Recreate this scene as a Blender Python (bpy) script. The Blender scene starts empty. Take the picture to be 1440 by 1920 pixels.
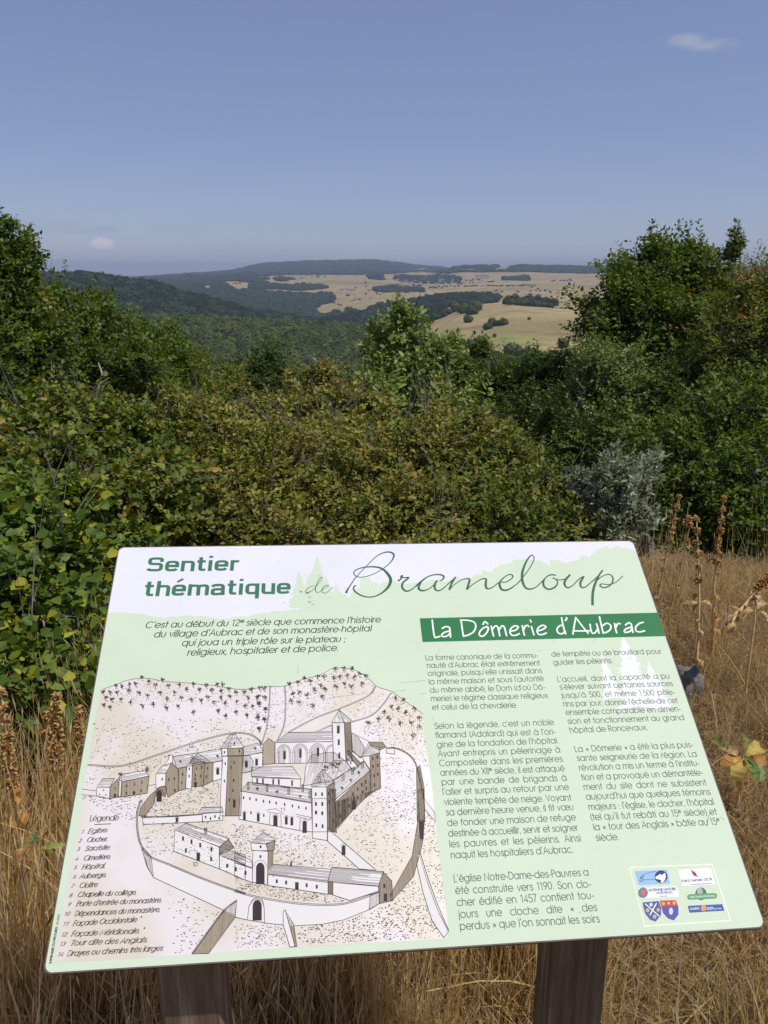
import bpy, math, random, unicodedata
import numpy as np
from mathutils import Matrix, Vector, noise as mnoise

# ------------------------------------------------------------------ camera, sky, sun, exposure
scene = bpy.context.scene
COL = scene.collection
R = math.radians
CAM_Z, PITCH, FPX = 1.60, R(16.63), 1500.0      # eye height, downward tilt, focal length in photo pixels (1440x1920)
cd = bpy.data.cameras.new("camera")
cd.sensor_fit = 'VERTICAL'; cd.sensor_height = 36.0; cd.lens = FPX / 1920 * 36.0
cd.clip_start = 0.05; cd.clip_end = 60000
cam = bpy.data.objects.new("camera", cd); COL.objects.link(cam)
cam.location = (0, 0, CAM_Z); cam.rotation_euler = (R(90) - PITCH, 0, 0)
scene.camera = cam

SUN_EL, SUN_AZ = R(63.5), R(116)                  # azimuth clockwise from the view direction (+Y)
world = bpy.data.worlds.new("World"); scene.world = world
world.use_nodes = True
wn, wl = world.node_tree.nodes, world.node_tree.links
wn.clear()
w_out = wn.new("ShaderNodeOutputWorld"); w_bg = wn.new("ShaderNodeBackground"); w_sky = wn.new("ShaderNodeTexSky")
w_sky.sky_type = 'NISHITA'; w_sky.sun_disc = False
w_sky.sun_elevation = SUN_EL; w_sky.sun_rotation = SUN_AZ
w_sky.altitude = 1300; w_sky.air_density = 1.0; w_sky.dust_density = .8; w_sky.ozone_density = 2.4
w_bg.inputs[1].default_value = 0.105
# faint summer clouds low over the hills and one small cloud high on the right, by direction on the sky
def wnode(t, **k):
    n = wn.new(t)
    for a, b in k.items(): setattr(n, a, b)
    return n
w_tc = wnode("ShaderNodeTexCoord")
def dir_of(px, py):
    d = Vector(((px - 720) / FPX, 0, 0))
    d = Vector(((px - 720) / FPX, math.cos(PITCH) - (py - 960) / FPX * math.sin(PITCH), -math.sin(PITCH) - (py - 960) / FPX * math.cos(PITCH)))
    return d.normalized()
def cloud_mask(px, py, rx, ry, strength, nscale, thr=0.45):
    """a small soft cloud round one direction of the sky, torn by noise"""
    c = dir_of(px, py)
    sub = wnode("ShaderNodeVectorMath", operation='SUBTRACT'); sub.inputs[1].default_value = c
    wl.new(w_tc.outputs['Generated'], sub.inputs[0])
    sc = wnode("ShaderNodeVectorMath", operation='MULTIPLY'); sc.inputs[1].default_value = (1 / rx, 1 / rx, 1 / ry)
    wl.new(sub.outputs[0], sc.inputs[0])
    ln = wnode("ShaderNodeVectorMath", operation='LENGTH'); wl.new(sc.outputs[0], ln.inputs[0])
    nz = wnode("ShaderNodeTexNoise"); nz.inputs['Scale'].default_value = nscale; nz.inputs['Detail'].default_value = 5
    st = wnode("ShaderNodeVectorMath", operation='MULTIPLY'); st.inputs[1].default_value = (1, 1, 2.6)
    wl.new(w_tc.outputs['Generated'], st.inputs[0]); wl.new(st.outputs[0], nz.inputs['Vector'])
    a = wnode("ShaderNodeMath", operation='MULTIPLY_ADD'); a.inputs[1].default_value = 1.6; a.inputs[2].default_value = -thr
    wl.new(nz.outputs['Fac'], a.inputs[0])
    fall = wnode("ShaderNodeMapRange"); fall.interpolation_type = 'SMOOTHSTEP'
    fall.inputs[1].default_value = 1.0; fall.inputs[2].default_value = 0.15; fall.inputs[3].default_value = 0; fall.inputs[4].default_value = 1
    wl.new(ln.outputs['Value'], fall.inputs[0])
    m = wnode("ShaderNodeMath", operation='MULTIPLY', use_clamp=True); wl.new(a.outputs[0], m.inputs[0]); wl.new(fall.outputs[0], m.inputs[1])
    k = wnode("ShaderNodeMath", operation='MULTIPLY', use_clamp=True); k.inputs[1].default_value = strength; wl.new(m.outputs[0], k.inputs[0])
    return k
veil = wnode("ShaderNodeMix", data_type='RGBA'); veil.inputs[0].default_value = .42; veil.inputs[7].default_value = (2.35, 2.95, 4.3, 1)   # thin even summer haze over the whole sky
wl.new(w_sky.outputs[0], veil.inputs[6]); prev = veil.outputs[2]
for args, col in (((1286, 76, .024, .0085, 1.7, 30, .36), (4.0, 4.5, 5.1)), ((1316, 86, .022, .0060, 1.4, 44, .36), (3.8, 4.3, 5.0)), ((1352, 84, .026, .0080, 1.3, 38, .40), (3.6, 4.1, 5.0)),
                  ((192, 457, .016, .0085, 4.0, 26, .22), (5.9, 6.2, 6.3)), ((255, 462, .035, .007, 1.6, 24, .36), (4.5, 4.9, 5.5)),
                  ((150, 470, .06, .009, .9, 18, .38), (4.5, 4.9, 5.5)), ((165, 430, .045, .007, .7, 24, .38), (2.5, 3.2, 4.3)),
                  ((345, 432, .05, .009, .6, 20, .40), (2.6, 3.3, 4.4)), ((460, 470, .16, .014, .5, 10, .42), (3.1, 3.6, 4.6)), ((60, 425, .10, .012, .5, 14, .40), (2.6, 3.3, 4.4))):
    k = cloud_mask(*args)
    mx = wnode("ShaderNodeMix", data_type='RGBA'); wl.new(k.outputs[0], mx.inputs[0]); wl.new(prev, mx.inputs[6])
    mx.inputs[7].default_value = (*col, 1); prev = mx.outputs[2]
w_tint = wnode("ShaderNodeMix", data_type='RGBA', blend_type='MULTIPLY'); w_tint.inputs[0].default_value = 1.0; w_tint.inputs[7].default_value = (.98, .93, 1.03, 1)
wl.new(prev, w_tint.inputs[6]); wl.new(w_tint.outputs[2], w_bg.inputs[0]); wl.new(w_bg.outputs[0], w_out.inputs[0])

sd = bpy.data.lights.new("sun", 'SUN'); sd.energy = 3.8; sd.angle = R(0.53); sd.color = (1.0, .955, .88)
sun = bpy.data.objects.new("sun", sd); COL.objects.link(sun)
sdir = Vector((math.sin(SUN_AZ) * math.cos(SUN_EL), math.cos(SUN_AZ) * math.cos(SUN_EL), math.sin(SUN_EL)))   # towards the sun
sun.rotation_euler = sdir.to_track_quat('Z', 'Y').to_euler(); sun.location = (4, -3, 8)
vs = scene.view_settings
vs.view_transform = 'Standard'; vs.look = 'None'; vs.exposure = 0.0; vs.gamma = 1.0; vs.use_curve_mapping = False
scene.render.engine = 'CYCLES'
cy = scene.cycles
cy.max_bounces = 6; cy.diffuse_bounces = 3; cy.glossy_bounces = 2; cy.transmission_bounces = 3; cy.volume_bounces = 0; cy.transparent_max_bounces = 4
cy.caustics_reflective = False; cy.caustics_refractive = False

# ------------------------------------------------------------------ helpers
rng = np.random.default_rng(7)
random.seed(7)
def srgb(r, g, b):
    f = lambda c: (c / 255 / 12.92) if c / 255 <= .04045 else ((c / 255 + .055) / 1.055) ** 2.4
    return (f(r), f(g), f(b))
def ray(px, py):
    """world direction (not normalised, forward component about 1) of a measured photo pixel"""
    x, y = (px - 720) / FPX, (py - 960) / FPX
    return np.array((x, math.cos(PITCH) - y * math.sin(PITCH), -math.sin(PITCH) - y * math.cos(PITCH)))
def at(px, py, dist):
    """point at horizontal distance dist in the direction measured at a photo pixel"""
    d = ray(px, py); return np.array((0, 0, CAM_Z)) + d * (dist / math.hypot(d[0], d[1]))
def photo_px(p):
    p = np.asarray(p, float); x, y, z = p[..., 0], p[..., 1], p[..., 2] - CAM_Z
    dep = y * math.cos(PITCH) - z * math.sin(PITCH); v = -(y * math.sin(PITCH) + z * math.cos(PITCH))
    return 720 + FPX * x / dep, 960 + FPX * v / dep
def link(o, parent=None):
    COL.objects.link(o)
    if parent is not None: o.parent = parent
    return o
def mesh_np(name, V, F, mat=None, colors=None, parent=None, smooth=False, uv=None):
    """one mesh object from numpy vertices and equal-sized faces (or a python face list)"""
    me = bpy.data.meshes.new(name)
    V = np.asarray(V, np.float32)
    if isinstance(F, np.ndarray):
        n, k = F.shape
        me.vertices.add(len(V)); me.vertices.foreach_set("co", V.ravel())
        me.loops.add(n * k); me.loops.foreach_set("vertex_index", F.astype(np.int32).ravel())
        me.polygons.add(n); me.polygons.foreach_set("loop_start", np.arange(0, n * k, k, dtype=np.int32))
        try: me.polygons.foreach_set("loop_total", np.full(n, k, dtype=np.int32))
        except Exception: pass
        me.update(calc_edges=True)
    else:
        me.from_pydata([tuple(map(float, v)) for v in V], [], F); me.update()
    if colors is not None:
        a = me.attributes.new("tint", 'FLOAT_COLOR', 'POINT')
        c = np.ones((len(V), 4), np.float32); c[:, :3] = colors; a.data.foreach_set("color", c.ravel())
    if smooth: me.shade_smooth()
    if mat is not None: me.materials.append(mat)
    o = bpy.data.objects.new(name, me)
    return link(o, parent)
def thing(name, label, cat, loc=(0, 0, 0), rotz=0, group=None):
    o = bpy.data.objects.new(name, None); o.empty_display_size = .1
    COL.objects.link(o); o.location = loc; o.rotation_euler = (0, 0, rotz)
    o['label'] = label; o['category'] = cat
    if group: o['group'] = group
    return o
def tag(o, label=None, cat=None, group=None, kind=None):
    for k, v in (('label', label), ('category', cat), ('group', group), ('kind', kind)):
        if v: o[k] = v
    return o
def material(name, base=(.5, .5, .5), rough=.8, spec=.2, attr=False, build=None):
    m = bpy.data.materials.new(name); m.use_nodes = True
    nt = m.node_tree; b = nt.nodes["Principled BSDF"]
    b.inputs['Base Color'].default_value = (*base, 1); b.inputs['Roughness'].default_value = rough
    b.inputs['Specular IOR Level'].default_value = spec
    if attr:
        a = nt.nodes.new("ShaderNodeAttribute"); a.attribute_name = "tint"; nt.links.new(a.outputs['Color'], b.inputs['Base Color'])
    if build: build(nt, b)
    return m
def N(nt, t, **k):
    n = nt.nodes.new(t)
    for a, v in k.items(): setattr(n, a, v)
    return n
def noise_color(scale, c0, c1, detail=6, stretch=None, rough=.6, coord='Object'):
    """build callback: base colour from noise between two real colours, plus a little bump"""
    def f(nt, b):
        tc = N(nt, "ShaderNodeTexCoord"); mp = N(nt, "ShaderNodeMapping")
        if stretch: mp.inputs['Scale'].default_value = stretch
        nz = N(nt, "ShaderNodeTexNoise"); nz.inputs['Scale'].default_value = scale; nz.inputs['Detail'].default_value = detail; nz.inputs['Roughness'].default_value = rough
        rp = N(nt, "ShaderNodeValToRGB"); rp.color_ramp.elements[0].position = .32; rp.color_ramp.elements[1].position = .68
        rp.color_ramp.elements[0].color = (*c0, 1); rp.color_ramp.elements[1].color = (*c1, 1)
        bp = N(nt, "ShaderNodeBump"); bp.inputs['Strength'].default_value = .35; bp.inputs['Distance'].default_value = .01
        L = nt.links
        L.new(tc.outputs[coord], mp.inputs[0]); L.new(mp.outputs[0], nz.inputs['Vector']); L.new(nz.outputs['Fac'], rp.inputs[0])
        L.new(rp.outputs[0], b.inputs['Base Color']); L.new(nz.outputs['Fac'], bp.inputs['Height']); L.new(bp.outputs[0], b.inputs['Normal'])
    return f
def foliage_material(name, trans=.3, rough=.5, spec=.35):
    m = bpy.data.materials.new(name); m.use_nodes = True; nt = m.node_tree; b = nt.nodes["Principled BSDF"]
    out = nt.nodes["Material Output"]
    a = N(nt, "ShaderNodeAttribute"); a.attribute_name = "tint"
    b.inputs['Roughness'].default_value = rough; b.inputs['Specular IOR Level'].default_value = spec
    t = N(nt, "ShaderNodeBsdfTranslucent"); mx = N(nt, "ShaderNodeMixShader"); mx.inputs[0].default_value = trans
    hs = N(nt, "ShaderNodeHueSaturation"); hs.inputs['Saturation'].default_value = 1.15; hs.inputs['Value'].default_value = 1.5; hs.inputs['Hue'].default_value = .49
    L = nt.links
    L.new(a.outputs['Color'], b.inputs['Base Color']); L.new(a.outputs['Color'], hs.inputs['Color']); L.new(hs.outputs[0], t.inputs[0])
    L.new(b.outputs[0], mx.inputs[1]); L.new(t.outputs[0], mx.inputs[2]); L.new(mx.outputs[0], out.inputs[0])
    return m
def tube(pts, rad, sides=5, closed_end=True):
    """verts, quads of a tube along pts with radii rad"""
    pts = np.asarray(pts, float); n = len(pts); rad = np.broadcast_to(np.asarray(rad, float), (n,))
    t = np.gradient(pts, axis=0); t /= np.linalg.norm(t, axis=1)[:, None] + 1e-9
    ref = np.array((.3, .2, .93)) if abs(t[0][2]) < .9 else np.array((1., .1, 0))
    u = np.cross(t, ref); u /= np.linalg.norm(u, axis=1)[:, None] + 1e-9; w = np.cross(t, u)
    ang = np.linspace(0, 2 * math.pi, sides, endpoint=False)
    V = (pts[:, None, :] + rad[:, None, None] * (np.cos(ang)[None, :, None] * u[:, None, :] + np.sin(ang)[None, :, None] * w[:, None, :])).reshape(-1, 3)
    i = np.arange(n - 1)[:, None] * sides; j = np.arange(sides)[None, :]; k = (j + 1) % sides
    F = np.stack([i + j, i + k, i + sides + k, i + sides + j], -1).reshape(-1, 4)
    return V, F
class Acc:
    """collects quads (with per-vertex colour) for one mesh"""
    def __init__(s): s.V = []; s.F = []; s.C = []; s.n = 0
    def add(s, V, F, c=None):
        V = np.asarray(V, float); F = np.asarray(F)
        s.V.append(V); s.F.append(F + s.n); s.n += len(V)
        if c is not None:
            c = np.asarray(c, float); s.C.append(np.broadcast_to(c, (len(V), 3)))
    def build(s, name, mat, parent=None, smooth=False):
        return mesh_np(name, np.concatenate(s.V), np.concatenate(s.F), mat, np.concatenate(s.C) if s.C else None, parent, smooth)
HAZE = 1.0e-4
# ------------------------------------------------------------------ the land: one sheet from the viewpoint to the horizon
# survey of the view: for each bearing (photo column) the ground seen at growing distances, as (metres, photo row)
SURVEY = {
 -500: [(600, 690), (900, 600), (1200, 560), (1600, 515), (2000, 526), (3000, 538), (5000, 534), (8000, 528), (14000, 526)],
 200: [(600, 700), (800, 650), (1000, 606), (1300, 575), (1600, 516), (2000, 528), (3000, 540), (5000, 534), (8000, 528), (14000, 526)],
 300: [(600, 700), (800, 640), (950, 600), (1200, 600), (1600, 534), (2000, 546), (2500, 550), (3500, 540), (5000, 527), (8000, 521), (14000, 520)],
 400: [(600, 700), (800, 630), (900, 604), (1200, 606), (1600, 562), (2000, 572), (2500, 560), (3200, 546), (3800, 536), (5000, 521), (8000, 514), (14000, 514)],
 450: [(600, 700), (800, 628), (900, 608), (1200, 612), (1600, 576), (2000, 584), (2500, 570), (3000, 550), (3300, 543), (4500, 522), (6000, 516), (8000, 510), (14000, 513)],
 520: [(600, 695), (800, 630), (920, 612), (1250, 618), (1700, 591), (2100, 600), (2500, 584), (3000, 556), (3300, 546), (4500, 520), (6200, 512), (8000, 494), (14000, 508)],
 600: [(600, 695), (800, 634), (950, 616), (1300, 622), (1750, 606), (2100, 612), (2500, 592), (3000, 565), (3300, 550), (4500, 519), (6200, 512), (8000, 490), (14000, 506)],
 700: [(600, 700), (800, 640), (1000, 622), (1350, 622), (1700, 600), (2200, 582), (2600, 565), (3000, 553), (3700, 536), (4500, 518), (6200, 510), (8000, 488), (14000, 506)],
 800: [(500, 730), (700, 690), (900, 640), (1100, 606), (1250, 598), (1500, 580), (1800, 563), (2400, 565), (3000, 550), (3700, 532), (4500, 520), (6200, 512), (8000, 501), (14000, 508)],
 860: [(500, 720), (600, 682), (700, 662), (900, 622), (1100, 588), (1250, 578), (1500, 572), (1800, 560), (2400, 556), (3000, 545), (3700, 530), (4300, 520), (5200, 500), (6500, 507), (8000, 508), (14000, 509)],
 950: [(500, 715), (580, 680), (640, 656), (800, 624), (1000, 590), (1200, 568), (1450, 573), (1700, 570), (2100, 560), (3000, 539), (3700, 527), (4400, 518), (5300, 499), (6500, 507), (8000, 509), (14000, 510)],
 1070: [(500, 715), (580, 680), (640, 655), (800, 626), (1000, 597), (1200, 577), (1450, 580), (1700, 573), (2100, 562), (3000, 540), (3700, 528), (4400, 519), (5300, 502), (6500, 508), (8000, 510), (14000, 511)],
 2000: [(500, 715), (580, 680), (640, 655), (800, 626), (1000, 597), (1200, 577), (1450, 580), (1700, 573), (2100, 562), (3000, 540), (3700, 528), (4400, 519), (5300, 508), (6500, 510), (8000, 510), (14000, 511)],
}
LD = np.log(np.concatenate([[0.01], np.geomspace(.4, 14000, 420)]))
def z_of(px, py, D):
    d = ray(px, py); return CAM_Z + d[2] * D / math.hypot(d[0], d[1])
NEAR = [(.01, 0), (2.5, 0), (4.3, -.02), (5.5, -.25), (8, -1.2), (14, -3.0), (30, -8), (80, -24), (200, -52), (350, -72)]
cols = sorted(SURVEY)
ZT = []
for c in cols:
    kn = [(d, z) for d, z in NEAR] + [(d, z_of(c, y, d)) for d, y in SURVEY[c]]
    x = np.log([k[0] for k in kn]); z = np.array([k[1] for k in kn])
    zz = np.interp(LD, x, z)
    k = np.array([1, 2, 3, 2, 1.]) / 9
    zz = np.where(LD > math.log(3), np.convolve(np.pad(zz, 2, mode='edge'), k, 'valid'), zz)
    ZT.append(zz)
ZT = np.array(ZT)
def terrain_z(x, y):
    """ground height (metres) at world x, y"""
    x = np.asarray(x, float); y = np.asarray(y, float); D = np.hypot(x, y); th = np.arctan2(x, np.maximum(y, 1e-6)); th = np.where(y <= 0, np.sign(x) * 1.5, th)
    c = np.clip(720 + FPX * np.tan(np.clip(th, -1.2, 1.2)) * .96, cols[0], cols[-1])
    fi = np.interp(c, cols, np.arange(len(cols))); i = np.clip(fi.astype(int), 0, len(cols) - 2); f = fi - i; f = f * f * (3 - 2 * f) * .5 + f * .5
    fl = np.interp(np.log(np.maximum(D, .011)), LD, np.arange(len(LD))); j = np.clip(fl.astype(int), 0, len(LD) - 2); g = fl - j
    z = (ZT[i, j] * (1 - g) + ZT[i, j + 1] * g) * (1 - f) + (ZT[i + 1, j] * (1 - g) + ZT[i + 1, j + 1] * g) * f
    # small swells
    a = np.clip((D - 300) / 1500, 0, 1)
    z = z + a * (1.6 * np.sin(x / 71 + y / 113) + 1.1 * np.sin(x / 37 - y / 59 + 1) + .8 * np.sin(x / 23 + y / 31)) * np.clip(4000 / np.maximum(D, 1), 0, 1)
    b = np.clip((6 - D) / 3, 0, 1)
    return z + b * (.02 * np.sin(x * 3.1 + 1) * np.cos(y * 2.7))
def mask_poly(pts, px, py):
    return inside_np(pts, px, py)
def inside_np(poly, x, y):
    c = np.zeros(np.shape(x), bool); j = len(poly) - 1
    for i in range(len(poly)):
        xi, yi = poly[i]; xj, yj = poly[j]
        if yi != yj: c ^= ((yi > y) != (yj > y)) & (x < (xj - xi) * (y - yi) / (yj - yi) + xi)
        j = i
    return c
# land cover: woods as outlines on the map, bearing column x row where their ground lies, with the range of distances
WOODS = [  # (near metres, far metres, outline)
 (30, 1120, [(-800, 2000), (-800, 560), (380, 575), (690, 590), (740, 640), (860, 645), (905, 668), (950, 675), (1000, 682), (1060, 680), (1500, 668), (2200, 660), (2200, 2000)]),
 (380, 520, [(820, 700), (2000, 640), (2000, 760), (820, 760)]),
 (900, 2150, [(-800, 620), (-800, 500), (250, 505), (450, 560), (600, 590), (700, 606), (700, 640), (500, 640)]),
 (2150, 3250, [(350, 560), (405, 540), (440, 549), (470, 546), (520, 549), (580, 547), (622, 553), (630, 566), (598, 572), (590, 583), (612, 598), (600, 615), (500, 600), (400, 580)]),
 (1150, 2300, [(675, 612), (668, 590), (720, 572), (790, 558), (850, 552), (930, 556), (936, 566), (880, 571), (845, 572), (830, 580), (834, 592), (800, 606), (740, 616)]),
 (2150, 6000, [(-800, 570), (-800, 500), (250, 512), (352, 520), (352, 538), (378, 538), (380, 543), (352, 544), (353, 548), (398, 547), (398, 538), (425, 536), (440, 546), (460, 552), (440, 600), (300, 600)]),
 (2000, 4200, [(600, 612), (640, 600), (664, 590), (664, 583), (620, 590), (590, 600)]),
 (3300, 4300, [(468, 534), (500, 532), (540, 536), (570, 534), (612, 538), (606, 544), (560, 545), (510, 543), (470, 541)]),
 (3600, 4600, [(515, 524), (550, 522), (552, 525), (520, 527)]),
 (3000, 4400, [(702, 540), (735, 538), (780, 542), (802, 548), (760, 548), (705, 547)]),
 (3000, 4600, [(740, 519), (800, 517), (860, 520), (862, 530), (800, 532), (745, 527)]),
 (3500, 4500, [(690, 518), (720, 519), (718, 525), (692, 523)]),
 (3800, 7000, [(-800, 540), (-800, 500), (400, 505), (430, 520), (500, 523), (490, 530), (425, 527), (410, 536), (330, 540)]),
 (4700, 16000, [(-800, 560), (-800, 480), (2400, 480), (2400, 513), (1180, 512), (1130, 515), (1000, 514), (935, 517), (900, 514), (860, 519), (845, 514), (790, 509), (700, 515), (540, 515), (480, 518), (300, 525)]),
 (3800, 4600, [(944, 521), (992, 520), (993, 529), (944, 529)]),
 (1240, 1450, [(950, 565), (1040, 570), (1042, 580), (950, 576)]),
]
CLEAR = [(4800, 12000, [(918, 508), (935, 514), (965, 500), (940, 498)]), (4800, 12000, [(862, 506), (882, 503), (905, 502), (900, 509), (870, 511)]), (6500, 9000, [(770, 505), (800, 502), (812, 505), (790, 509)])]
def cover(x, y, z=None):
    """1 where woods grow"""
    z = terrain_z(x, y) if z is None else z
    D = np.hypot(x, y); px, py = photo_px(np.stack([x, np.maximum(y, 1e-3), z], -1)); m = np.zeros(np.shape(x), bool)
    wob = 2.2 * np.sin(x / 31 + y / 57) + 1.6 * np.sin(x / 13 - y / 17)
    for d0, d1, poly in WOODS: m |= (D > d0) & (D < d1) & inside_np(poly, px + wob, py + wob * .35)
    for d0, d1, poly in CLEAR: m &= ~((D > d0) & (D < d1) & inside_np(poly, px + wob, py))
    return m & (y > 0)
th = np.concatenate([np.linspace(-math.pi, -.62, 30, endpoint=False), np.linspace(-.62, .62, 560), np.linspace(.62, math.pi, 30)[1:]])
dd = np.concatenate([[.3], np.geomspace(.6, 30, 60), np.geomspace(33, 450, 30), np.geomspace(470, 9000, 330), [10500, 12500, 16000]])
TH, DD = np.meshgrid(th, dd, indexing='ij'); XX, YY = DD * np.sin(TH), DD * np.cos(TH)
ZZ = terrain_z(XX, YY); CV = cover(XX, YY, ZZ).astype(float)
V = np.stack([XX, YY, ZZ], -1).reshape(-1, 3); nt_, nd_ = TH.shape
i, j = np.meshgrid(np.arange(nt_ - 1), np.arange(nd_ - 1), indexing='ij'); a = (i * nd_ + j).ravel()
F = np.stack([a, a + 1, a + nd_ + 1, a + nd_], -1)
V = np.vstack([V, [[0, 0, float(terrain_z(0, .1))]]])
# field colours: dry summer pasture, greener in the hollow, brown heather; forest floor under the woods
Dv = DD.ravel(); pxv, pyv = photo_px(np.stack([XX.ravel(), np.maximum(YY.ravel(), 1e-3), ZZ.ravel()], -1))
def fbm(x, y, s):
    return (np.sin(x / s * 1.3 + 2 * np.sin(y / s * .9)) + np.sin(y / s * 1.7 + 1.5 * np.sin(x / s * .7 + 1)) + .6 * np.sin((x + y) / s * 3.1) + .5 * np.sin((x - 1.3 * y) / s * 4.3)) / 3.1
n1 = fbm(XX.ravel(), YY.ravel(), 90); n2 = fbm(XX.ravel() + 500, YY.ravel(), 35); n3 = fbm(XX.ravel(), YY.ravel() * 1.0 + 77, 260)
straw, tan, olive, heath = np.array(srgb(166, 150, 108)), np.array(srgb(150, 130, 92)), np.array(srgb(112, 110, 74)), np.array(srgb(104, 90, 72))
t = np.clip(.5 + .5 * n1, 0, 1)[:, None]; colr = straw * t + tan * (1 - t)
g = np.clip(n3 * 1.2 - .1, 0, 1)[:, None] * .55; colr = colr * (1 - g) + olive * g
g = np.clip(n2 * 1.6 - .35, 0, 1)[:, None] * .6; colr = colr * (1 - g) + heath * g
hol = np.exp(-(((pxv - 960) / 70) ** 2 + ((pyv - 636) / 11) ** 2)) * (Dv < 1100) * (Dv > 500); colr = colr * (1 - .75 * hol[:, None]) + np.array(srgb(128, 138, 78)) * .75 * hol[:, None]
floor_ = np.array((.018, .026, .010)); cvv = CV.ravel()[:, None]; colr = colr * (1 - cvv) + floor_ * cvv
near = (Dv < 30)[:, None]; colr = np.where(near, np.array(srgb(118, 96, 66)), colr)
colr = np.vstack([colr, [srgb(118, 96, 66)]])
def ground_build(nt, b):
    at_ = N(nt, "ShaderNodeAttribute"); at_.attribute_name = "tint"; tc = N(nt, "ShaderNodeTexCoord")
    n1_ = N(nt, "ShaderNodeTexNoise"); n1_.inputs['Scale'].default_value = .06; n1_.inputs['Detail'].default_value = 8; n1_.inputs['Roughness'].default_value = .7
    n2_ = N(nt, "ShaderNodeTexNoise"); n2_.inputs['Scale'].default_value = 14; n2_.inputs['Detail'].default_value = 8
    mr = N(nt, "ShaderNodeMapRange"); mr.inputs[1].default_value = .3; mr.inputs[2].default_value = .7; mr.inputs[3].default_value = .78; mr.inputs[4].default_value = 1.16
    m2 = N(nt, "ShaderNodeMapRange"); m2.inputs[1].default_value = .3; m2.inputs[2].default_value = .7; m2.inputs[3].default_value = .7; m2.inputs[4].default_value = 1.25
    m3 = N(nt, "ShaderNodeMath", operation='MULTIPLY'); vm = N(nt, "ShaderNodeVectorMath", operation='SCALE')
    Lk = nt.links
    Lk.new(tc.outputs['Object'], n1_.inputs['Vector']); Lk.new(tc.outputs['Object'], n2_.inputs['Vector']); Lk.new(n1_.outputs['Fac'], mr.inputs[0]); Lk.new(n2_.outputs['Fac'], m2.inputs[0])
    Lk.new(mr.outputs[0], m3.inputs[0]); Lk.new(m2.outputs[0], m3.inputs[1]); Lk.new(at_.outputs['Color'], vm.inputs[0]); Lk.new(m3.outputs[0], vm.inputs['Scale']); Lk.new(vm.outputs[0], b.inputs['Base Color'])
    bp = N(nt, "ShaderNodeBump"); bp.inputs['Strength'].default_value = .5; bp.inputs['Distance'].default_value = .02; Lk.new(n2_.outputs['Fac'], bp.inputs['Height']); Lk.new(bp.outputs[0], b.inputs['Normal'])
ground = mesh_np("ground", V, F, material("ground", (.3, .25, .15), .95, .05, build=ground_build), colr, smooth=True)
tag(ground, "dry upland plateau, valley and hills out to the horizon", kind='structure')
me = ground.data
# close the small hole underfoot
import bmesh
bm = bmesh.new(); bm.from_mesh(me); bm.verts.ensure_lookup_table(); cidx = len(V) - 1
for k in range(nt_ - 1):
    try: bm.faces.new((bm.verts[cidx], bm.verts[k * nd_], bm.verts[(k + 1) * nd_]))
    except ValueError: pass
bm.to_mesh(me); bm.free()

def ground_hit(px, py, dmin=300, dmax=9000):
    """first ground met along a measured direction beyond dmin metres"""
    d = ray(px, py); h = math.hypot(d[0], d[1]); D = np.geomspace(dmin, dmax, 1500)
    x, y, z = d[0] / h * D, d[1] / h * D, CAM_Z + d[2] / h * D
    w = np.nonzero(z <= terrain_z(x, y))[0]
    k = w[0] if len(w) else len(D) - 1
    return np.array((x[k], y[k], float(terrain_z(x[k], y[k]))))
# ------------------------------------------------------------------ woods: instanced crowns (far-off woods nobody could count)
crown_m = foliage_material("crown_leaves", trans=.12, rough=.75, spec=.1)
def crown_mesh(name, seed, sub=3, squash=.85, rough=.30, cols=((.030, .048, .014), (.055, .075, .022)), taper=0., freq=2.2):
    """one leafy crown: lumpy, broken outline, leaf clumps proud of each other; unit radius, base near z=0"""
    bm = bmesh.new(); bmesh.ops.create_icosphere(bm, subdivisions=sub, radius=1.0)
    off = Vector((seed * 3.7, seed * 1.9, seed * 5.1)); vals = []
    for v in bm.verts:
        p = v.co.normalized(); n = mnoise.noise(p * freq + off) * .6 + mnoise.noise(p * freq * 2.3 + off) * .5 + mnoise.noise(p * freq * 5 + off) * .35
        r = 1 + rough * n * 1.6; q = p * r; q.z *= squash
        if taper: k = 1 - taper * max(0, (q.z + .8) / 1.9); q.x *= k; q.y *= k
        v.co = Vector((q.x, q.y, q.z + squash * .92)); vals.append(n)
    me = bpy.data.meshes.new(name); bm.to_mesh(me); bm.free()
    a = me.attributes.new("tint", 'FLOAT_COLOR', 'POINT'); c0, c1 = np.array(cols[0]), np.array(cols[1]); rr = random.Random(seed)
    for i, n in enumerate(vals):
        t = min(1, max(0, .5 + rr.uniform(-.4, .4))); a.data[i].color = (*(c0 * (1 - t) + c1 * t), 1)
    me.materials.append(crown_m)
    return me
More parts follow.
